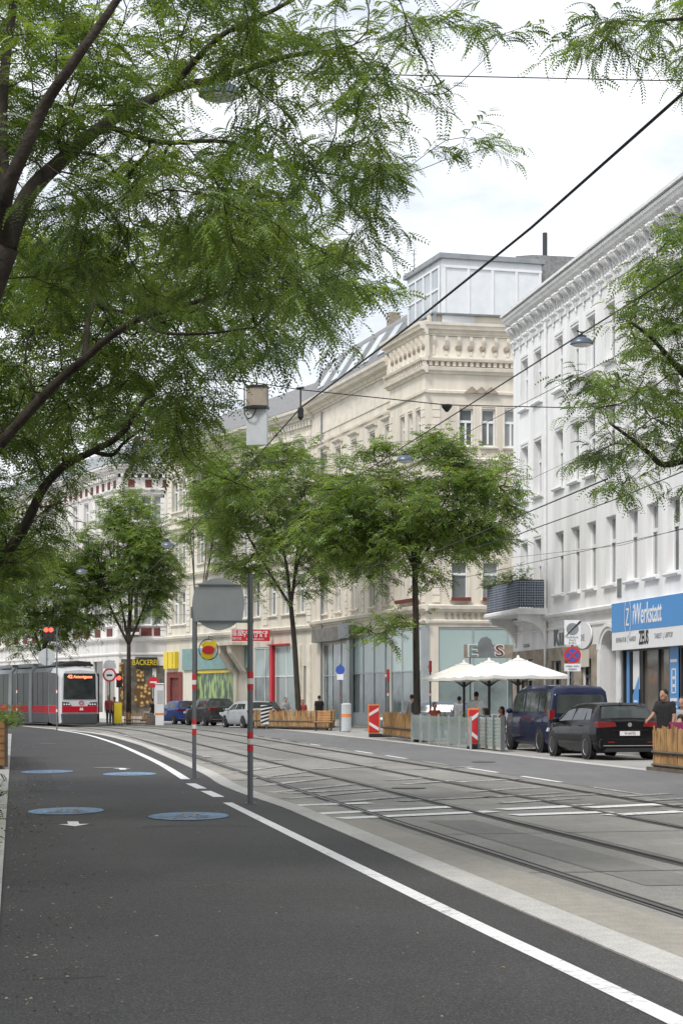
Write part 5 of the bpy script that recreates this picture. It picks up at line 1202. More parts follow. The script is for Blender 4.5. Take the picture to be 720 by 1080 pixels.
rings = [tr_ring(0., 1.02, .3, 3.2, .08), tr_ring(.06, 1.08, .22, 3.28, .08), tr_ring(.5, 1.16, .2, 3.38, .1), tr_ring(1.2, 1.19, .2, 3.44, .1), tr_ring(2.3, 1.2, .2, 3.45, .12)]
vs = [v for r_ in rings for v in r_]; n9 = 9; fs = [(j*n9+i, j*n9+i+1, (j+1)*n9+i+1, (j+1)*n9+i) for j in range(4) for i in range(8)]+[tuple(range(9)), tuple(36+i for i in range(9))]
cab = MB().add(vs, fs, 0, X).build('driver_cab', 'tram_white', tram)
b = MB(); b.slab([(-.93, 1.55), (.93, 1.55), (.9, 3.0), (-.9, 3.0)], -.03, -.005, 0, X); b.build('windscreen', 'car_glass', cab)
b = MB(); b.box(-.8, .78, -.04, -.031, 2.7, 2.93, 0, X); b.build('display_panel', 'black', cab)
XF = X @ Matrix.Rotation(0, 4, 'Z')
text('42', .26, 'led', cab, X @ Matrix.Translation((-.55, -.046, 2.815)), 'display_text', bold=.008, sx=1.1); text('Antonigasse', .22, 'led', cab, X @ Matrix.Translation((.18, -.046, 2.81)), 'display_text', bold=.006)
b = MB(); b.box(-1.0, 1.0, -.035, -.005, .82, 1.16, 0, X); b.build('red_band', 'tram_red', cab)
text('66', .2, 'white', cab, X @ Matrix.Translation((.1, -.04, 1.0)), 'fleet_number', bold=.01)
b = MB(); b.tube([X @ Vector((.09+.13*math.cos(2*PI*k/16), -.03, 1.36+.09*math.sin(2*PI*k/16))) for k in range(17)], .02, 5); b.build('emblem', 'red', cab)
for sg in (-1, 1):
    b = MB(); b.slab([(sg*.45, 1.18), (sg*.98, 1.18), (sg*.99, 1.4), (sg*.6, 1.38)], -.03, -.005, 0, X); hl = b.build('headlight', 'black', cab)
    b = MB(); 
    for k in (.6, .74, .88): b.disc((sg*k, 1.27), .05, -.045, -.031, 12, 0, X)
    b.build('lamp', 'lamp_on', hl) if 'lamp_on' in M else b.build('lamp', 'white', hl)
b = MB(); b.slab([(-1.0, .15), (1.0, .15), (1.06, .76), (-1.06, .76)], -.12, .5, 0, X); b.build('bumper', 'tram_skirt', cab, bev=.06)
for sg in (-1, 1):
    b = MB(); b.slab([(0, 1.22), (0, 3.0), (1.9, 3.08), (1.9, 1.22)], -.008, .008, 0, X @ Matrix.Translation((sg*1.205, .32, 0)) @ Matrix.Rotation(PI/2, 4, 'Z')); b.build('side_window', 'tram_glass', cab)
    b = MB(); b.box(sg*1.2, sg*1.215, .3, 2.25, .78, 1.2, 0, X); b.build('red_band', 'tram_red', cab); b = MB(); b.box(sg*1.2, sg*1.213, .3, 2.25, .22, .76, 0, X); b.build('skirt', 'tram_skirt', cab)
b = MB(); b.tube([X @ Vector(v) for v in ((-1.0, 1.0, 3.47), (-.5, .7, 3.62), (0, .6, 3.66), (.5, .7, 3.62), (1., 1.0, 3.47))], .09, 6); b.box(-.9, .9, 1.0, 2.2, 3.45, 3.7, 0, X); b.build('roof_fairing', 'black', cab, bev=.04)
X, L = secmat(6.4, 10.0); b = MB(); 
for sg in (-1, 1): b.tube([X @ Vector((sg*.4, .8, 3.7)), X @ Vector((sg*.55, 2.2, 4.6)), X @ Vector((sg*.5, .9, 5.55))], .03, 5)
b.tube([X @ Vector((-.8, .9, 5.57)), X @ Vector((.8, .9, 5.57))], .03, 5); b.build('pantograph', 'pole_grey', tram)
# ---------------------------------------------------------------- people
def remesh(o, vox, sm=3):
    m = o.modifiers.new('rm', 'REMESH'); m.mode = 'VOXEL'; m.voxel_size = vox; m.use_smooth_shade = True
    s = o.modifiers.new('sm', 'SMOOTH'); s.factor = .5; s.iterations = sm
def cap_(b, p0, p1, r0, r1, n=12):
    p0 = Vector(p0); p1 = Vector(p1); b.tube([p0, p1], [r0, r1], n); b.ell(p0, (r0,)*3, n, 8); b.ell(p1, (r1,)*3, n, 8)
def cloth(n, c): M[n] = mat(n, c, .9, var=.12, vs=5)
cloth('shirt_black', (.02, .02, .023)); cloth('shirt_white', (.86, .87, .9)); cloth('shirt_maroon', (.16, .015, .06)); cloth('shirt_grey', (.3, .3, .32)); cloth('jeans', (.05, .07, .13)); cloth('trousers_dark', (.03, .03, .035)); cloth('trousers_grey', (.28, .28, .29)); cloth('shirt_red', (.4, .05, .05)); cloth('shirt_blue', (.07, .12, .3))
def person(label, x, y, rz, pose='stand', shirt='shirt_black', pants='jeans', hair='hair_dk', H=1.78, z=0., arms=((.12, .1), (.12, .1)), vox=.016, long_hair=False, head_tilt=0., lean=0., stride=0., hands=False, group=None):
    k = H/1.78; sit = pose == 'sit'; hip = .93 if not sit else .50
    T = lambda v: Vector(v)*k
    def up(v): return Matrix.Rotation(-lean, 4, 'X') @ (Vector(v)-Vector((0, 0, hip)))+Vector((0, 0, hip))
    b = MB(); sh = MB(); tr = MB(); sh_ = MB()
    hp = Vector((0, 0, hip)); ch = up((0, 0, hip+.38)); nk = up((0, 0, hip+.55)); hd = up((0, .03, hip+.70)); hd += Vector((0, head_tilt*.1, -head_tilt*.06))
    for (q0, q1, r0, r1, wx_) in ((hp, ch, .115, .125, 1),):
        for sx in (-.07, 0, .07):
            cap_(b, T(q0+Vector((sx, 0, 0))), T(q1+Vector((sx*1.15, 0, .04))), r0*k*.95, r1*k*.9)
            cap_(sh, T(q0+Vector((sx, 0, .0))), T(q1+Vector((sx*1.2, 0, .05))), r0*k*1.08, r1*k*1.02)
    cap_(b, T(ch+Vector((0, 0, .1))), T(nk+Vector((0, 0, .06))), .07*k, .056*k); cap_(sh, T(ch+Vector((-.12, 0, .08))), T(ch+Vector((.12, 0, .08))), .085*k, .085*k)
    b.ell(T(hd+Vector((0, 0, .02))), (.076*k, .095*k, .12*k), 16, 12); b.ell(T(hd+Vector((0, .03, -.055))), (.055*k, .065*k, .06*k), 12, 8)
    b.tube([T(hd+Vector((0, .095, .02))), T(hd+Vector((0, .118, -.015)))], [.012*k, .018*k], 6); b.ell(T(hd+Vector((.077, 0, 0))), (.014*k, .025*k, .035*k), 8, 6); b.ell(T(hd+Vector((-.077, 0, 0))), (.014*k, .025*k, .035*k), 8, 6)
    b.ell(T(hd+Vector((0, .09, -.055))), (.026*k, .014*k, .01*k), 8, 5)
    ends = []
    for sd_, (fw, ab) in zip((-1, 1), arms):     # fw: forward swing, ab: elbow bend
        s0 = ch+Vector((sd_*.18, 0, .12)); e = s0+Vector((sd_*.05, math.sin(fw)*.29, -math.cos(fw)*.29)); w_ = e+Vector((-sd_*.04*ab, math.sin(fw+ab)*.26, -math.cos(fw+ab)*.26))
        cap_(b, T(s0), T(e), .05*k, .04*k); cap_(b, T(e), T(w_), .041*k, .028*k)
        cap_(sh, T(s0), T(s0.lerp(e, .62)), .064*k, .058*k)
        d = (w_-e).normalized(); pm = w_+d*.05; b.ell(T(pm), (.026*k, .03*k, .045*k), 8, 6) if not hands else cap_(b, T(w_), T(w_+d*.075), .024*k, .03*k)
        lat = Vector((0, 1, 0))-d*d.y; lat.normalize()
        for f_ in range(4):
            o_ = lat*(.0165*(f_-1.5)); ln = (.062, .074, .068, .052)[f_]; q0 = w_+d*.085+o_; q1 = q0+d*ln*.55; q2 = q1+(d+Vector((-sd_*.7, 0, 0))).normalized()*ln*.5
            b.tube([T(q0), T(q1), T(q2)], [.0095*k, .009*k, .0075*k], 6)
        q0 = w_+d*.03+lat*.028; b.tube([T(q0), T(q0+(d+lat*.9).normalized()*.035), T(q0+(d+lat*.4).normalized()*.065)], [.011*k, .01*k, .008*k], 6)
    for sd_ in (-1, 1):
        h0 = hp+Vector((sd_*.09, 0, -.03)); st = stride*sd_
        if sit: kn = h0+Vector((sd_*.05, .44, .03)); an = kn+Vector((0, .04, -.42))
        else: kn = h0+Vector((sd_*.01, math.sin(st)*.43+.02, -.42)); an = kn+Vector((0, math.sin(st-abs(st)*.6)*.4-.02, -.40))
        cap_(b, T(h0), T(kn), .085*k, .055*k); cap_(b, T(kn), T(an), .055*k, .036*k); cap_(tr, T(h0), T(kn), .1*k, .068*k); cap_(tr, T(kn), T(an+Vector((0, 0, .05))), .068*k, .056*k)
        cap_(b, T(an), T(an+Vector((0, .13, -.04))), .036*k, .03*k); cap_(sh_, T(an+Vector((0, -.03, -.04))), T(an+Vector((0, .17, -.05))), .045*k, .04*k)
    for sx in (-.07, 0, .07): cap_(tr, T(hp+Vector((sx, 0, -.06))), T(hp+Vector((sx, 0, .06))), .12*k, .118*k)
    o = b.build('person', 'skin'); o.location = (x, y, z); o.rotation_euler = (0, 0, rz); tag(o, label, 'person', group); remesh(o, vox*.8, 1)
    c = sh.build('shirt', shirt, o); remesh(c, vox); c = tr.build('trousers', pants, o); remesh(c, vox); c = sh_.build('shoes', 'trousers_dark', o); remesh(c, vox)
    hb = MB(); hb.ell(T(hd+Vector((0, -.028, .06))), (.088*k, .103*k, .1*k), 16, 12)
    if long_hair: cap_(hb, T(hd+Vector((0, -.06, .0))), T(hd+Vector((0, -.08, -.2))), .085*k, .06*k)
    hh = hb.build('hair', hair, o); remesh(hh, vox)
    ey = MB(); 
    for sx in (-.03, .03): ey.ell(T(hd+Vector((sx, .087, .015))), (.013*k, .008*k, .008*k), 8, 6)
    ey.build('eyes', 'black', o); return o
p = P(701, 38.6); person('young man in a black T-shirt standing behind the picket fence', p.x, p.y, rad(140), shirt='shirt_black', pants='jeans', H=1.83, arms=((.1, .2), (.5, .7)), head_tilt=.5, vox=.012, hands=True, z=.0)
p = P(714, 38.1); person('person in a maroon top bent forward in a seat by the fence', p.x, p.y, rad(-20), 'sit', 'shirt_maroon', 'jeans', H=1.7, z=.12, lean=.55, head_tilt=1., arms=((.9, .8), (.9, .8)))
p = P(719, 40.2); person('person in grey seated deeper on the terrace, at the right edge', p.x, p.y, rad(150), 'sit', 'shirt_grey', 'jeans', H=1.75, z=.3)
p = P(484, 68); person('man in a white shirt seen from behind, left under the parasols', p.x, p.y, rad(10), shirt='shirt_white', pants='trousers_dark', H=1.68, arms=((.3, .9), (.3, .9)))
p = P(502, 64); person('man in a white shirt standing tallest, behind the right marker board', p.x, p.y, rad(-15), shirt='shirt_white', pants='trousers_dark', H=1.84, arms=((.15, .3), (.3, .6)))
p = P(434, 72); person('person in light grey top with a dark backpack near the tree trunk', p.x, p.y, rad(40), shirt='shirt_grey', pants='jeans', H=1.76); 
bp_ = MB(); bp_.box(-.16, .16, -.32, -.15, 1.02, 1.45); bo = bp_.build('backpack', 'shirt_black', None, bev=.05); bo.location = (p.x, p.y, 0); bo.rotation_euler = (0, 0, rad(40)); tag(bo, 'dark backpack on the person near the tree trunk', 'backpack')
p = P(458, 66); person('seated guest in a red top, left of the men in white', p.x, p.y, rad(200), 'sit', 'shirt_red', 'trousers_dark', H=1.75, z=.12)
p = P(512, 58.5); person('seated guest with long dark hair, behind the right marker board', p.x, p.y, rad(30), 'sit', 'shirt_black', 'jeans', H=1.62, z=.05, long_hair=True)
p = P(529, 58); person('seated guest with long dark hair next to the blue van', p.x, p.y, rad(100), 'sit', 'shirt_red', 'jeans', H=1.62, z=.1, long_hair=True)
p = P(301, 92); person('woman in grey and black leaning behind the picket planter', p.x, p.y, rad(200), shirt='shirt_grey', pants='trousers_dark', H=1.66, arms=((.3, 1.4), (.3, 1.4)), vox=.02)
p = P(336.5, 93.5); person('man in black with his back turned behind the bench', p.x, p.y, rad(5), shirt='shirt_black', pants='jeans', H=1.76, vox=.02)
p = P(319, 93); person('person in dark clothes low behind the planter, right of the trunk', p.x, p.y, rad(190), 'sit', 'shirt_red', 'jeans', H=1.7, z=.25, vox=.02)
p = P(160.5, 104.5); person('man in a black jacket and light grey trousers sitting by the white pillar', p.x, p.y, rad(80), 'sit', 'shirt_black', 'trousers_grey', H=1.8, z=.25, vox=.02)
p = P(115, 105); person('person in a red top walking right of the tram', p.x, p.y, rad(190), shirt='shirt_red', pants='trousers_dark', H=1.78, vox=.02, stride=.3)
p = P(121, 107.5); person('person in a grey top behind the yellow board', p.x, p.y, rad(170), shirt='shirt_grey', pants='jeans', H=1.7, vox=.02)
# ---------------------------------------------------------------- posts and signs
def post_bands(parent, x, y, hs, r):
    for z0, z1, m_ in hs:
        b = MB(); b.tube([(x, y, z0), (x, y, z1)], r+.004, 14); b.build('reflective_band', m_, parent)
pa = G(264, 849); ka = pa.y/F; za = lambda py: CH+(HZ-py)*ka
A1 = thing('sign_post', 'taller grey post with red and white bands, holding the round sign back', 'post', tuple(pa))
b = MB(); b.tube([(0, 0, 0), (0, 0, za(606))], .042, 14); b.tube([(0, 0, za(606)), (0, 0, za(605.4))], .046, 14); b.tube([(0, 0, 0), (0, 0, .03)], .09, 14); b.build('pole', 'pole_grey', A1, smooth=False)
post_bands(A1, 0, 0, [(za(715.3), za(708.5), 'redrefl'), (za(721.4), za(715.5), 'white'), (za(728), za(721.6), 'redrefl'), (za(779), za(772), 'redrefl'), (za(785), za(779.2), 'white'), (za(792.5), za(785.2), 'redrefl')], .042)
pb_ = G(205, 822); kb = pb_.y/F; zb = lambda py: CH+(HZ-py)*kb
A2 = thing('sign_post', 'shorter grey post with red and white bands, left of the taller one', 'post', tuple(pb_))
b = MB(); b.tube([(0, 0, 0), (0, 0, zb(636))], .04, 14); b.tube([(0, 0, 0), (0, 0, .03)], .08, 14); b.tube([(-.03, 0, zb(655)), (.06, .02, zb(655))], .05, 10); b.tube([(-.04, -.02, zb(640)), (-.04, -.02, zb(652))], .03, 8); b.build('pole', 'pole_grey', A2)
post_bands(A2, 0, 0, [(zb(717), zb(711), 'redrefl'), (zb(722), zb(717.2), 'white'), (zb(727), zb(722.2), 'redrefl'), (zb(764), zb(758), 'redrefl'), (zb(768.5), zb(764.2), 'white'), (zb(775), zb(768.7), 'redrefl')], .04)
ds = thing('round_sign', 'large round sign seen from its plain grey back, between the two banded posts', 'sign', (P(230.5, pa.y).x, pa.y, za(637)), rad(3))
R_ = 27*ka; b = MB(); b.disc((0, 0), R_, -.02, .0, 40); b.tube([(R_*math.cos(2*PI*k/40), -.01, R_*math.sin(2*PI*k/40)) for k in range(41)], .008, 5); b.build('disc', 'pale_metal', ds)
b = MB(); b.slab([(-26*ka, -14*ka), (-27*ka, -4*ka), (-27*ka, 6*ka), (-24.5*ka, 18*ka), (24.5*ka, 18*ka), (27*ka, 6*ka), (27*ka, -4*ka), (24.5*ka, -19*ka), (-24.5*ka, -19*ka)], -.034, -.021); b.build('back_plate', 'pale_metal', ds, bev=.004)
b = MB(); b.box(-21*ka, 24*ka, -.06, -.035, 18.2*ka, 20.4*ka); b.box(-21*ka, 34.5*ka, -.06, -.035, -20*ka, -17.6*ka); b.tube([(33.5*ka, -.05, -19*ka), (33.5*ka, .06, -19*ka)], .05, 10); b.build('bracket', 'pole_grey', ds)
# round sign back + signal pole on the left, thin banded posts
def thin_post(label, px, base_py, top_py, bands, r=.035, group=None):
    p = G(px, base_py); k = p.y/F; z_ = lambda py: CH+(HZ-py)*k
    t = thing('banded_post', label, 'post', tuple(p), 0, group); b = MB(); b.tube([(0, 0, 0), (0, 0, z_(top_py))], r, 10); b.build('pole', 'pole_grey', t); post_bands(t, 0, 0, [(z_(a), z_(c_), m_) for a, c_, m_ in bands], r); return t, p, k, z_
t, p, k, z_ = thin_post('thin grey post with the red signal, before the tram front', 60.3, 771, 676, [(731, 728, 'white'), (728, 726, 'redrefl'), (751, 748, 'white'), (748, 746, 'redrefl')])
sgn = thing('traffic_signal', 'black signal head with two red lights side by side', 'traffic light', (P(52, p.y).x, p.y, z_(668)))
b = MB(); b.box(-5.6*k, 5.6*k, -.12, .12, -8*k, 7*k); b.build('housing', 'black', sgn, bev=.02); b = MB(); b.tube([(5.6*k, 0, -3*k), (8.3*k, 0, -3*k)], .03, 6); b.tube([(8.3*k, 0, -9*k), (8.3*k, 0, 6*k)], .035, 8); b.build('bracket', 'pole_grey', sgn)
for sx in (-2.6, 2.6):
    b = MB(); b.disc((sx*k, 3.6*k), .11, -.135, -.121, 18); b.build('lens', 'red_led', sgn)
    b = MB(); b.disc((sx*k, -2.6*k), .1, -.135, -.121, 18); b.build('lens', 'dark_fr', sgn)
b = MB(); b.disc((0, 0), 9*k, -.02, 0, 28); rsn = b.build('round_sign', 'pale_metal'); rsn.location = (P(50, p.y).x, p.y-.1, z_(693)); tag(rsn, 'small round sign seen from the back, beneath the red signal', 'sign')
b = MB(); b.box(-.02, .02, -.05, -.022, -9*k, 9*k); b.tube([(0, -.03, -2*k), (10*k, .1, -2*k)], .02, 6); b.build('bracket', 'pole_grey', rsn)
thin_post('thin grey post with small bands, beside the tram middle', 18, 766.5, 704, [(731, 728, 'white'), (728, 726, 'redrefl'), (750, 747, 'white'), (747, 745, 'redrefl')])
# signs right of the tram
p = P(116, 104); k = p.y/F; z_ = lambda py: CH+(HZ-py)*k
t = thing('stop_sign_post', 'tram stop post with a white half-round board above a red-ringed disc', 'sign', tuple(p))
b = MB(); b.tube([(0, 0, 0), (0, 0, z_(697))], .04, 10); b.build('pole', 'pole_grey', t)
b = MB(); b.slab([(-7*k, z_(705)), (7*k, z_(705)), (6.3*k, z_(700)), (3.5*k, z_(697)), (0, z_(696)), (-3.5*k, z_(697)), (-6.3*k, z_(700))], -.08, -.05); b.build('board', 'pale_metal', t)
b = MB(); b.disc((0, z_(712)), 7.2*k, -.1, -.07, 28, rx=1.0); d_ = b.build('disc', 'redrefl', t); b = MB(); b.disc((0, z_(712)), 5.4*k, -.115, -.101, 28); b.build('disc_face', 'white_sign', d_); b = MB(); b.box(-3*k, 3*k, -.12, -.116, z_(713.2), z_(711.2)); b.build('symbol', 'dark_fr', d_)
p = P(162, 105); t = thing('no_entry_sign', 'small red no-entry sign on a post by the white pillar', 'sign', tuple(p)); k = p.y/F; z_ = lambda py: CH+(HZ-py)*k
b = MB(); b.tube([(0, 0, 0), (0, 0, z_(712))], .035, 8); b.build('pole', 'pole_grey', t); b = MB(); b.disc((0, z_(719.5)), .33, -.06, -.04, 24); d_ = b.build('disc', 'redrefl', t); b = MB(); b.box(-.2, .2, -.07, -.061, z_(719.5)-.05, z_(719.5)+.05); b.build('bar', 'white', d_)
p = P(126, 106); t = thing('pedestrian_signal', 'pedestrian signal with a glowing red light behind the stop disc', 'traffic light', tuple(p)); k = p.y/F; z_ = lambda py: CH+(HZ-py)*k
b = MB(); b.tube([(0, 0, 0), (0, 0, z_(720))], .05, 8); b.build('pole', 'pole_grey', t); b = MB(); b.box(-.17, .17, -.1, .1, z_(725), z_(710)); hd_ = b.build('housing', 'black', t, bev=.02); b = MB(); b.disc((0, z_(715)), .13, -.13, -.101, 16); b.build('lens', 'red_led', hd_)
p = P(168.5, 103.5); k = p.y/F; z_ = lambda py: CH+(HZ-py)*k; t = thing('information_pillar', 'tall white box-shaped pillar with an orange ring, left of the blue car', 'pillar', tuple(p), rad(10))
b = MB(); b.box(-4.4*k, 4.4*k, -.2, .2, 0, z_(722)); b.box(-4.8*k, 4.8*k, -.23, .23, z_(722)+.002, z_(720.5)); cb = b.build('casing', 'white', t, bev=.03); b = MB(); b.box(-4.5*k, 4.5*k, -.21, .21, z_(754), z_(752)); b.build('ring', 'orange', cb); b = MB(); b.box(-3*k, 3*k, -.215, -.202, z_(742), z_(728)); b.build('display', 'pale_metal', cb)
p = P(124.5, 102.5); k = p.y/F; z_ = lambda py: CH+(HZ-py)*k; t = thing('pavement_board', 'yellow folding board standing between the tram and the tree', 'sign board', tuple(p), rad(10))
b = MB(); b.slab([(-4.3*k, .15), (4.3*k, .15), (3.8*k, z_(741)), (-3.8*k, z_(741))], -.25, -.2); b.slab([(-4.3*k, .15), (4.3*k, .15), (3.8*k, z_(741)), (-3.8*k, z_(741))], .2, .25); b.build('board', 'yellow', t); b = MB()
for sx in (-4, 4): b.tube([(sx*k, -.22, 0), (sx*k*.9, 0, z_(740)), (sx*k, .22, 0)], .02, 5)
b.build('frame', 'dark_fr', t)
# no-parking sign group
p = P(603, 53.2); k = p.y/F; z_ = lambda py: CH+(HZ-py)*k; t = thing('no_parking_sign', 'post with red-ringed blue no-parking disc, crossed-out grey disc above and text plates', 'sign', tuple(p), 0)
b = MB(); b.tube([(0, 0, 0), (0, 0, z_(655))], .035, 10); b.build('pole', 'pole_grey', t)
b = MB(); b.box(-8.6*k, 8.6*k, -.05, -.03, z_(680), z_(654)); q_ = b.build('upper_plate', 'white_sign', t)
b = MB(); b.disc((0, z_(663.5)), 6.4*k, -.06, -.051, 26); b.build('grey_disc', 'zinc', q_)
b = MB(); b.slab([(-8.6*k, z_(672)), (-7*k, z_(671)), (9.2*k, z_(656)), (8*k, z_(654.4))], -.07, -.061); b.build('cancel_bar', 'black', q_)
for i, s_ in enumerate(('ANFANG', 'Mo-Fr', '8-18 h')): text(s_, 3.0*k, 'pole_grey', q_, Matrix.Translation((0, -.054, z_(672.4+2.9*i))), sx=1.0)
b = MB(); b.disc((0, z_(691)), 9*k, -.055, -.03, 30); q2 = b.build('disc', 'redrefl', t); b = MB(); b.disc((0, z_(691)), 6.8*k, -.064, -.056, 30); b.build('disc_face', 'blue_round', q2)
b = MB(); b.box(-6.9*k, 6.9*k, -.072, -.065, -.9*k, .9*k, 0, Matrix.Translation((0, 0, z_(691))) @ Matrix.Rotation(PI/4, 4, 'Y')); b.box(-6.9*k, 6.9*k, -.0735, -.0735+.006, -.9*k, .9*k, 0, Matrix.Translation((0, 0, z_(691))) @ Matrix.Rotation(-PI/4, 4, 'Y')); b.build('cross', 'redrefl', q2)
b = MB(); b.box(-8.6*k, 8.6*k, -.05, -.03, z_(708), z_(700)); q3_ = b.build('lower_plate', 'white_sign', t)
for i, s_ in enumerate(('ausgen. Lade-', 'tätigkeit')): text(s_, 2.6*k, 'pole_grey', q3_, Matrix.Translation((0, -.054, z_(702.4+3.2*i))))
# bus/cycle sign by the litter bin, lane signs seen edge-on
p = P(358.5, 84); k = p.y/F; z_ = lambda py: CH+(HZ-py)*k; t = thing('cycle_path_sign', 'slim post with small blue disc and white plate beside the litter bin', 'sign', tuple(p), rad(5))
b = MB(); b.tube([(0, 0, 0), (0, 0, z_(700))], .035, 8); b.build('pole', 'pole_grey', t); b = MB(); b.disc((0, z_(706.5)), .22, -.06, -.04, 22); b.build('disc', 'blue_round', t); b = MB(); b.box(-.15, .15, -.06, -.04, z_(717), z_(711)); b.build('plate', 'white_sign', t); post_bands(t, 0, 0, [(z_(734), z_(731.5), 'redrefl')], .035)
p = P(365, 83); k = p.y/F; z_ = lambda py: CH+(HZ-py)*k; t = thing('litter_bin', 'cylindrical silver litter bin with an orange band, beside the bench', 'bin', tuple(p))
b = MB(); b.tube([(0, 0, .05), (0, 0, z_(744))], .235, 20); b.tube([(0, 0, z_(744)), (0, 0, z_(742.5)), (0, 0, z_(741.5))], [.245, .235, .15], 20); b.tube([(0, 0, 0), (0, 0, .05)], .2, 16); bb_ = b.build('drum', 'pale_metal', t, smooth=False); b = MB(); b.tube([(0, 0, z_(756)), (0, 0, z_(753))], .24, 20, cap=False); b.build('orange_band', 'orange', bb_)
for (px, Yd, ty, lab) in ((409, 71, 706, 'narrow red and white banded post by the tree on the terrace'), (453.5, 70, 697, 'banded post with a red sign seen edge-on, left parasol tip')):
    p = P(px, Yd); k = Yd/F; z_ = lambda py: CH+(HZ-py)*k; t = thing('banded_post', lab, 'post', tuple(p)); b = MB(); b.tube([(0, 0, 0), (0, 0, z_(ty))], .035, 8); b.build('pole', 'pole_grey', t)
    post_bands(t, 0, 0, [(z_(734), z_(731), 'white'), (z_(731), z_(728.5), 'redrefl')], .036); b = MB(); b.box(-.05, .05, -.2, .2, z_(ty+12), z_(ty)); b.build('sign_edge', 'redrefl', t); b = MB(); b.box(-.12, .0, -.08, -.03, z_(ty+8), z_(ty+5)); b.build('plate', 'white', t)
# ---------------------------------------------------------------- terrace furniture
def marker(label, px, py, top):
    p = G(px, py); k = p.y/F; h = (py-top)*k; t = thing('marker_board', label, 'road marker', tuple(p), rad(4), 'striped marker boards guarding the cafe terrace')
    b = MB(); b.box(-6.1*k, 6.1*k, -.03, .03, .16, h); bd = b.build('board', 'orange', t, bev=.01); w_ = 5.0*k; z0, z1 = .2, h-.05
    b = MB(); b.box(-w_, w_, -.04, -.031, z0, z1); b.build('red_face', 'redrefl', bd); b = MB(); n_ = 2; hh = (z1-z0)
    for f0 in (.08, .34, .60, .86):
        pass
    for (a, c_) in ((.02, 1), (.52, -1)):
        pass
    zs = z0; b.slab([(-w_, zs+hh*.60), (-w_, zs+hh*.72), (w_, zs+hh*.93), (w_, zs+hh*.81)], -.05, -.041); b.build('white_stripe', 'white', bd); b = MB(); b.slab([(-w_, zs+hh*.28), (-w_, zs+hh*.40), (w_, zs+hh*.18), (w_, zs+hh*.06)], -.05, -.041)
    b.build('white_stripe', 'white', bd); b = MB(); b.box(-.2, .75, -.16, .16, 0, .15); b.build('foot', 'black', t, bev=.03); return t
marker('orange-edged red and white marker board at the left end of the terrace', 394, 777.5, 743); marker('orange-edged red and white marker board by the parked blue van', 499, 790, 747)
def picket(label, pts, h, group=None, nm='picket_fence', z0=.1, r=.022, step=.052, rails='dark_fr'):
    pts = [Vector((q[0], q[1], 0)) for q in pts]; t = thing(nm, label, 'fence', tuple(pts[0]), 0, group); o0 = pts[0]; b = MB(); rl = MB()
    for a, c_ in zip(pts, pts[1:]):
        n_ = int((c_-a).length/step); d = (c_-a).normalized(); nr = Vector((d.y, -d.x, 0))
        for i in range(n_):
            q = a.lerp(c_, (i+.5)/n_)-o0+Vector((random.gauss(0, .006), random.gauss(0, .006), 0)); hh = h+random.gauss(0, .035)
            rr_ = r*random.uniform(.75, 1.25); tl = Vector((random.gauss(0, .012), random.gauss(0, .012), 0)); b.tube([q+Vector((0, 0, z0)), q+tl*.5+Vector((0, 0, hh*.6)), q+tl+Vector((0, 0, hh))], [rr_, rr_*1.05, rr_*.8], 6)
        for zz in (z0+.02, h*.42): rl.add([v+Vector((0, 0, dz)) for v in (a-o0+nr*.035, c_-o0+nr*.035) for dz in (zz, zz+.06)], [(0, 1, 3, 2)]); rl.tube([a-o0+nr*.04+Vector((0, 0, zz+.03)), c_-o0+nr*.04+Vector((0, 0, zz+.03))], .028, 6)
    b.build('pales', 'wood', t); rl.build('rail', 'wood_dk', t); return t
def SW(px, d):    # point on the line at offset d' (units of the view) seen at column px
    Y = F*d/(px-15); return Vector(((px-360)/F*Y, Y, 0))
q0 = G(689, 813.5); dv = Vector((math.sin(A), -math.cos(A), 0)); dn = Vector((math.cos(A), math.sin(A), 0))
b = MB(); X = rotz(A-PI/2, q0); b.box(-.15, 4.5, -.12, .25, 0, .1, 0, X); tag(b.build('fence_base', 'wood_dk'), 'dark timber beam under the picket fence at the right edge', 'beam')
picket('picket fence of split chestnut pales at the right edge, before the seated people', [q0+dn*1.8, q0, q0+dv*4.3], .95, step=.06)
p0, p1 = G(404, 778.5), G(433, 782.5); picket('short run of picket fence between left marker board and glass screen', [p0, p1], 1.03, step=.065)
a, c_ = P(269, 92.5), P(346, 87.5); picket('long pale picket fence round the planter under the forked tree', [a+Vector((-.2, 2.6, 0)), a, c_, c_+Vector((.3, 2.4, 0))], .98, step=.055)
b = MB(); X = Matrix.Identity(4); pl = thing('planter_bed', 'soil bed inside the pale picket fence', 'planter', tuple(a)); b.plate([(0.1, .1), ((c_-a).x-.1, (c_-a).y+.1), ((c_-a).x, (c_-a).y+2.3), (0, 2.5)], 0, .35); b.build('soil', 'soil', pl)
a, c_ = P(131, 104), P(155, 103.4); picket('thin weathered picket fence at the foot of the bakery tree', [a, c_], .75, step=.08)
# glass screen
p0, p1 = G(434, 782.6), G(496, 791.5); t = thing('glass_screen', 'glass windscreen panels on thin posts along the cafe terrace', 'screen', tuple(p0)); L = (p1-p0).length; an = math.atan2((p1-p0).y, (p1-p0).x); X = Matrix.Rotation(an, 4, 'Z'); n_ = 6
for i in range(n_+1):
    b = MB(); b.box(L*i/n_-.025, L*i/n_+.025, -.03, .03, 0, 1.05, 0, X); b.build('post', 'alu', t)
for i in range(n_): b = MB(); b.box(L*i/n_+.05, L*(i+1)/n_-.05, -.006, .006, .12, 1.0, 0, X); b.build('panel', 'fence_glass', t)
p0, p1 = G(505, 790.2), G(529, 793); t = thing('lattice_screen', 'pale perforated planter screen between marker board and blue van', 'screen', tuple(p0)); L = (p1-p0).length; an = math.atan2((p1-p0).y, (p1-p0).x); X = Matrix.Rotation(an, 4, 'Z')
b = MB()
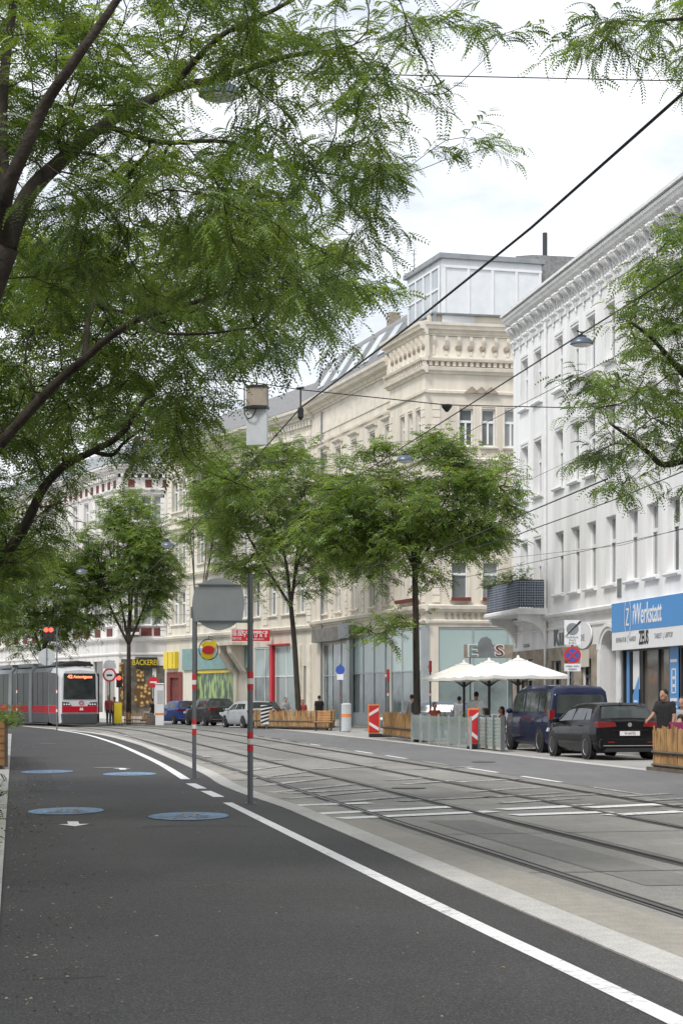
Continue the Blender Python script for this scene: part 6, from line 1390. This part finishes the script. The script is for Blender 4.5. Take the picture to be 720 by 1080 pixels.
for i in range(int(L/.11)):
    for j in range(8): b.disc((.06+i*.11, .2+j*.11), .05, -.01, .01, 8, 0, X)
b.build('lattice', 'fence_glass', t); b = MB(); b.box(0, L, .03, .07, .05, 1.0, 0, X); b.build('backing', 'pale_pl', t)
for i in range(4): b = MB(); b.box(L*i/3-.03, L*i/3+.03, -.04, .08, 0, 1.08, 0, X); b.build('post', 'pole_grey', t)
# hedge of terrace plants
for (px, Yv, lab) in ((452, 65, 'low grey-green plants in boxes behind the glass screen, left half'), (480, 61, 'low grey-green plants in boxes behind the glass screen, right half')):
    q = P(px, Yv); shrub(lab, q.x, q.y, .75, .75, .5, .28, 420, s=.55, nm='terrace_plants')
    b = MB(); b.box(-.8, .8, -.2, .2, 0, .75); o = b.build('plant_box', 'wood_dk'); o.location = q; o.rotation_euler = (0, 0, A+PI/2-rad(0)); o.rotation_euler.z = math.atan2(-1, .1)*-1; o['label'] = 'dark timber plant box behind the glass screen, '+('left one' if px < 470 else 'right one'); o['category'] = 'planter'
# parasols
def parasol(label, px, Yv):
    q = P(px, Yv); t = thing('parasol', label, 'parasol', tuple(q), A+rad(3), 'cream parasols over the cafe terrace'); zt = 2.9; ze = 2.34; h_ = 1.25
    b = MB(); N_ = 8; rows = 6
    ring = []
    for k in range(N_*3):
        t_ = 2*PI*k/(N_*3)+PI/4; m_ = max(abs(math.cos(t_)), abs(math.sin(t_))); ring.append((h_*math.cos(t_)/m_, h_*math.sin(t_)/m_, k % 3 == 0))
    n_ = len(ring); vs = []
    for j in range(rows+1):
        f = j/rows
        for x, y, rb in ring: vs.append((x*(.06+.94*f), y*(.06+.94*f), zt-(zt-ze)*(f**.9)-(0 if rb else .045*math.sin(PI*min(f*.75, .5)*1.0)*f)))
    for x, y, rb in ring: vs.append((x*1.0, y*1.0, ze-.13+(.015 if rb else 0)))
    fs = [(j*n_+k, j*n_+(k+1) % n_, (j+1)*n_+(k+1) % n_, (j+1)*n_+k) for j in range(rows+1) for k in range(n_)]+[tuple(range(n_))]
    cn = MB().add(vs, fs).build('canopy', 'canvas', t); sm = cn.modifiers.new('th', 'SOLIDIFY'); sm.thickness = .012
    b = MB(); b.tube([(0, 0, zt-.02), (0, 0, zt+.1)], [.07, .03], 8); b.plate([(x*.2, y*.2) for x, y, _ in ring], zt-.11, zt-.06); b.build('vent_cap', 'canvas', cn)
    b = MB(); b.tube([(0, 0, 0), (0, 0, zt)], .045, 10); b.build('pole', 'dark_fr', t)
    for k in range(8): x, y, _ = ring[k*3]; b = MB(); b.tube([(x*.05, y*.05, zt-.12), (x*.97, y*.97, ze-.03)], .018, 5); b.tube([(0, 0, ze-.35), (x*.5, y*.5, zt-(zt-ze)*.5-.08)], .016, 5); b.build('rib', 'dark_fr', t)
    b = MB(); b.box(-.4, .4, -.4, .4, 0, .12); b.build('base', 'stone_fascia', t, bev=.02); return t
parasol('cream parasol, farthest of the three, its tip over the banded post', 489, 64); parasol('cream parasol, middle of the three', 515.5, 60.6); parasol('cream parasol, nearest of the three, beside the van roof', 546, 57)
def table_set(px, Yv, i):
    q = P(px, Yv); t = thing('cafe_table', ['round cafe table under the farthest parasol', 'round cafe table under the nearest parasol', 'round cafe table behind the right picket fence'][i], 'table', tuple(q), 0, 'cafe tables'); b = MB(); b.tube([(0, 0, .72), (0, 0, .745)], .36, 20); b.build('table_top', 'bench_wood', t); b = MB(); b.tube([(0, 0, .02), (0, 0, .72)], .03, 8); b.tube([(0, 0, 0), (0, 0, .03)], .22, 14); b.build('pedestal', 'dark_fr', t)
table_set(493, 62, 0); table_set(521, 59, 1); table_set(722, 39.5, 2)
def chair(px, Yv, rz, lab, h=.46):
    q = P(px, Yv); t = thing('cafe_chair', lab, 'chair', tuple(q), rz, 'cafe chairs'); b = MB(); b.box(-.21, .21, -.22, .2, h-.04, h); b.build('seat', 'wood_dk', t, bev=.01); b = MB(); b.box(-.2, .2, -.24, -.2, h+.1, h+.42); b.build('backrest', 'wood_dk', t, bev=.01)
    for sx in (-1, 1):
        for sy in (-1, 1): b = MB(); b.tube([(sx*.19, sy*.2-.01, 0), (sx*.19, sy*.2-.01, h+.4 if sy < 0 else h-.04)], .015, 6); b.build('leg', 'dark_fr', t)
chair(714, 38.05, rad(-20), 'chair under the person in maroon'); chair(719, 40.2, rad(150), 'chair under the person in grey at the right edge', .58); chair(458, 66, rad(200), 'chair under the guest in the red top left of the men', .46); chair(512, 58.4, rad(30), 'chair of the guest behind the right marker board', .42); chair(529, 57.9, rad(100), 'chair of the guest next to the van')
# bench
q = P(341, 86.6); t = thing('bench', 'wooden slatted bench beside the picket planter, left of the bin', 'bench', tuple(q), rad(-4)); k = q.y/F
for i in range(4): b = MB(); b.box(-10*k, 10*k, .28+i*.0, .32, .5+i*.13, .6+i*.13); b.build('slat', 'bench_wood', t, bev=.006)
b = MB(); b.box(-10*k, 10*k, -.25, .22, .42, .46); b.build('seat', 'bench_wood', t, bev=.01)
for sx in (-8, 8): b = MB(); b.box(sx*k-.03, sx*k+.03, -.22, -.16, 0, .42); b.box(sx*k-.03, sx*k+.03, .26, .345, 0, .99); b.box(sx*k-.028, sx*k+.028, -.16, .26, .36, .41); b.build('leg', 'dark_fr', t)
q = P(118, 107); 
# seats for the far sitting people
b = MB(); q = P(160.5, 104.5); t = thing('stone_block', 'low block the man in the black jacket sits on', 'seat', tuple(q)); b.box(-.35, .35, -.3, .3, 0, .6); b.build('block', 'wood_dk', t, bev=.03)
q = P(319, 93); t = thing('stone_block', 'low block behind the planter, right of the forked trunk', 'seat', tuple(q)); b = MB(); b.box(-.35, .35, -.3, .3, 0, .62); b.build('block', 'wood_dk', t, bev=.03)
# striped barrier by the silver car
q = P(281, 91.5); t = thing('striped_barrier', 'black and white striped reflector plate behind the tall post', 'barrier', tuple(q), rad(12)); b = MB(); b.box(-.3, .3, -.02, .02, .25, 1.25); b.build('plate', 'white', t); b = MB()
for i in range(5): b.slab([(-.3, .28+i*.2), (-.3, .38+i*.2), (.3, .5+i*.17+.1), (.3, .5+i*.17)], -.03, -.021)
b.build('stripes', 'black', t); b = MB(); b.box(-.03, .03, .021, .06, 0, .3); b.build('post', 'pole_grey', t)
# left kerb: timber planter with shrubs
q = Vector((0, 0, 0)); s_ = 36
p0 = S(-.38, 38.8); t = thing('timber_planter', 'timber planter box on the kerb at the left edge', 'planter', tuple(p0), A); b = MB(); 
for i in range(6): b.box(-.95, .2, -.02, .0, .14+i*.16, .28+i*.16)
for i in range(6): b.box(.2, .22, .0, 9.5, .14+i*.16, .28+i*.16)
b.box(-.93, .19, .01, 9.4, .12, .96); b.build('boards', 'bench_wood', t); b = MB(); b.box(.18, .25, -.05, .04, .1, 1.15); b.build('corner_post', 'wood_dk', t)
for i in range(5): q = S(-.42, 39.6+i*1.9); shrub('leafy shrub in the timber planter, '+['nearest', 'second', 'third', 'fourth', 'farthest'][i]+' from the camera', q.x, q.y, .95, .5, .8, .36, 330, group='shrubs in the left planter', s=.75)
for i, (s_, u_) in enumerate(((17.5, -.5), (21.5, -.42), (26.5, -.4), (13.8, -.5))): q = S(u_, s_); shrub('small weedy plant growing over the left kerb, '+['below the cycle arrow', 'beside the nearer blue disc', 'nearest the planter', 'closest to the camera'][i], q.x, q.y, .1, .22, .5, .32, 60, group='kerbside plants', s=.9, nm='kerb_plant')
# balcony and window plants
for (x, lab) in ((bx0+.6, 'potted greenery on the far end of the corner balcony'), (bx1-1.0, 'flowering plants on the near end of the corner balcony')):
    q = wbM @ Vector((x, -1.0, 6.15)); shrub(lab, q.x, q.y, q.z, .6, .3, .65, 330, s=1.1, nm='balcony_plants')
q = far_b.matrix_basis @ Vector((0, 0, 0)) if False else P3+X6 @ Vector((x6(137), -.8, 7.5)); shrub('row of greenery on the balcony of the red and grey house', q.x, q.y, 7.5, 1.2, .3, .5, 260, s=1.5, nm='balcony_plants')
# ---------------------------------------------------------------- overhead
def cable(label, pts, r, sag=0., nm='overhead_cable', group='overhead wires', sub=16):
    pts = [Vector(p) for p in pts]; out = []; r *= .7
    for a, c_ in zip(pts, pts[1:]):
        for i in range(sub): f = i/sub; v = a.lerp(c_, f); v.z -= sag*4*f*(1-f); out.append(v)
    out.append(pts[-1]); b = MB(); b.tube(out, r, 6); return tag(b.build(nm, 'cable'), label, 'cable', group)
def CL(px, d, py): Y = F*d/(px-15); return Vector(((px-360)/F*Y, Y, hz(py, Y)))
cable('thick black feeder cable falling from the top right corner to the insulator', [CL(800, 5.6, 12), CL(720, 5.6, 98), CL(560, 5.6, 240), CL(430, 5.6, 345), CL(317, 5.6, 430)], .022, 0, sub=5)
cable('feeder cable going on from the insulator into the far tree', [CL(317, 5.6, 430), CL(262, 5.6, 492), CL(200, 5.6, 560), CL(120, 5.6, 640)], .02, 0, sub=5)
cable('contact wire passing the right hand street lamp', [CL(800, 8.85, 222), CL(720, 8.85, 284), CL(613, 8.85, 352), CL(430, 8.85, 468), CL(300, 8.85, 552)], .017, 0)
cable('thin wire just beneath the contact wire', [CL(800, 9.3, 275), CL(645, 9.3, 378), CL(500, 9.3, 452), CL(330, 9.3, 560)], .008)
cable('long wire crossing in front of the lower windows of the white house', [CL(800, 15, 440), CL(720, 15, 497), CL(653, 15, 525), CL(545, 15, 564), CL(440, 15, 596)], .02, 0)
cable('thin wire along the first floor of the white house', [CL(800, 19, 532), CL(720, 19, 558), CL(540, 19, 598), CL(430, 19, 622)], .014)
cable('upper thin wire along the first floor of the white house', [CL(760, 18.5, 546), CL(680, 18.5, 568), CL(655, 18.5, 575), CL(540, 18.5, 588)], .01)
cable('span wire crossing the top of the view', [P(-200, 25, 60), P(232, 25, 74), P(320, 25, 77), P(560, 25, 82), P(700, 25, 85), P(900, 25, 84)], .012)
cable('span wire carrying the signal box and the insulator', [P(60, 40, 392), P(258, 40, 402), P(317, 40, 411), P(470, 40, 427), P(600, 40, 430), P(900, 40, 418)], .018)
cable('thin span wire in front of the second tree', [P(100, 60, 505), P(300, 60, 487), P(427, 60, 480), P(560, 60, 505), P(720, 58, 430)], .01)
for (pts, lab) in (([P(0, 80, 600), P(177, 80, 570), P(330, 84, 588)], 'thin span wire holding the small far lamp'), ([P(0, 75, 640), P(120, 75, 628), P(330, 75, 600), P(560, 72, 575)], 'thin wire rising to the right behind the round sign'), ([P(0, 85, 655), P(200, 85, 648), P(400, 80, 610)], 'lowest thin wire behind the round sign'), ([P(190, 62, 490), P(317, 60, 487), P(540, 66, 515)], 'thin wire in front of the cream house'), ([CL(640, 5.6, 505), P(455, 45, 583), P(330, 60, 610)], 'thin wire running left to the forked tree'), ([P(0, 90, 620), P(90, 90, 615), P(250, 90, 575)], 'faint wire over the tram')):
    cable(lab, pts, .011)
t = thing('insulator', 'black insulator where the span wire meets the feeder cable', 'insulator', tuple(P(317, 40, 411))); k = 40/F
b = MB(); b.tube([(0, 0, .02), (0, 0, -18*k)], .02, 6); b.tube([(0, 0, -18*k), (0, 0, -20*k), (0, 0, -29*k), (0, 0, -32*k)], [.03, .07, .07, .02], 10); b.tube([(-.1, 0, .03), (.08, 0, .05)], .03, 6); b.build('body', 'black', t)
t = thing('signal_box', 'grey two-part box hanging from the span wire above the tall post', 'box', tuple(P(270.5, 40, 402)), rad(-10)); k = 40/F
X = Matrix.Rotation(rad(-14), 4, 'Z')
b = MB(); b.plate([(-11*k, -.02), (-1.5*k, -.14), (11*k, -.04), (11*k, .2), (-11*k, .2)], -42*k*.62, -7*k); mb_ = b.build('casing', 'cream_dk', t)
b = MB(); b.plate([(-11.6*k, -.03), (-1.5*k, -.17), (11.6*k, -.05), (11.6*k, .22), (-11.6*k, .22)], -7*k+.002, -4.6*k); b.plate([(-11.6*k, -.03), (-1.5*k, -.17), (11.6*k, -.05), (11.6*k, .22), (-11.6*k, .22)], -29*k, -26.2*k); b.build('rim', 'black', mb_)
b = MB(); b.plate([(-11*k, -.0), (11*k, -.0), (11*k, .16), (-11*k, .16)], -67*k, -29.1*k); b.build('lower_plate', 'pale_metal', t)
b = MB(); b.tube([(-11*k, 0, 3*k*0), (-13*k, 0, -2*k), (-13*k, 0, -34*k), (-9*k, -.05, -40*k), (-4*k, -.1, -39*k), (0, -.12, -33*k), (.5*k, -.12, -29*k)], .015, 6); b.tube([(0, .03, -5*k), (0, .03, 0)], .02, 6); b.build('cable_loop', 'cable', t)
def lamp(label, px, py, Yv, w_=.62, rz=0):
    q = P(px, Yv, py); t = thing('street_lamp', label, 'lamp', tuple(q), rz, 'street lamps hung on span wires'); vs = []
    b = MB(); b.ell((0, 0, 0), (w_/2, w_/2*.75, .2), 22, 10, zmin=0); b.build('shade', 'lamp_shell', t, smooth=True)
    b = MB(); b.ell((0, 0, -.012), (w_/2*.86, w_/2*.62, .07), 20, 8); b.build('lens', 'lamp_glass', t, smooth=True)
    b = MB(); b.tube([(0, 0, .18), (0, 0, .33)], .03, 8); b.tube([(-.14, 0, .36), (0, 0, .3), (.14, 0, .36)], .02, 6); b.tube([(-.1, 0, .22), (.12, 0, .2)], .035, 6); b.build('hanger', 'black', t)
lamp('street lamp hanging among the leaves of the nearest tree, top left', 232, 101, 25); lamp('street lamp hanging before the white house', 613, 363, 46); lamp('street lamp hanging over the middle tree', 427, 486, 60); lamp('small far street lamp hanging left of the pale house', 177, 576, 82); lamp('small street lamp tucked among leaves, far left', 86, 604, 95)
t = thing('wire_lantern', 'small dark fitting on the span wire in front of the cream house', 'fitting', tuple(P(471, 40, 427))); b = MB(); b.tube([(0, 0, 0), (0, 0, -.05), (0, 0, -.1), (0, 0, -.16)], [.13, .12, .08, .03], 10); b.build('body', 'black', t)
cable('short wire stub above the right street lamp', [P(613, 46, 354), P(720, 45.5, 300), P(900, 45, 285)], .01)
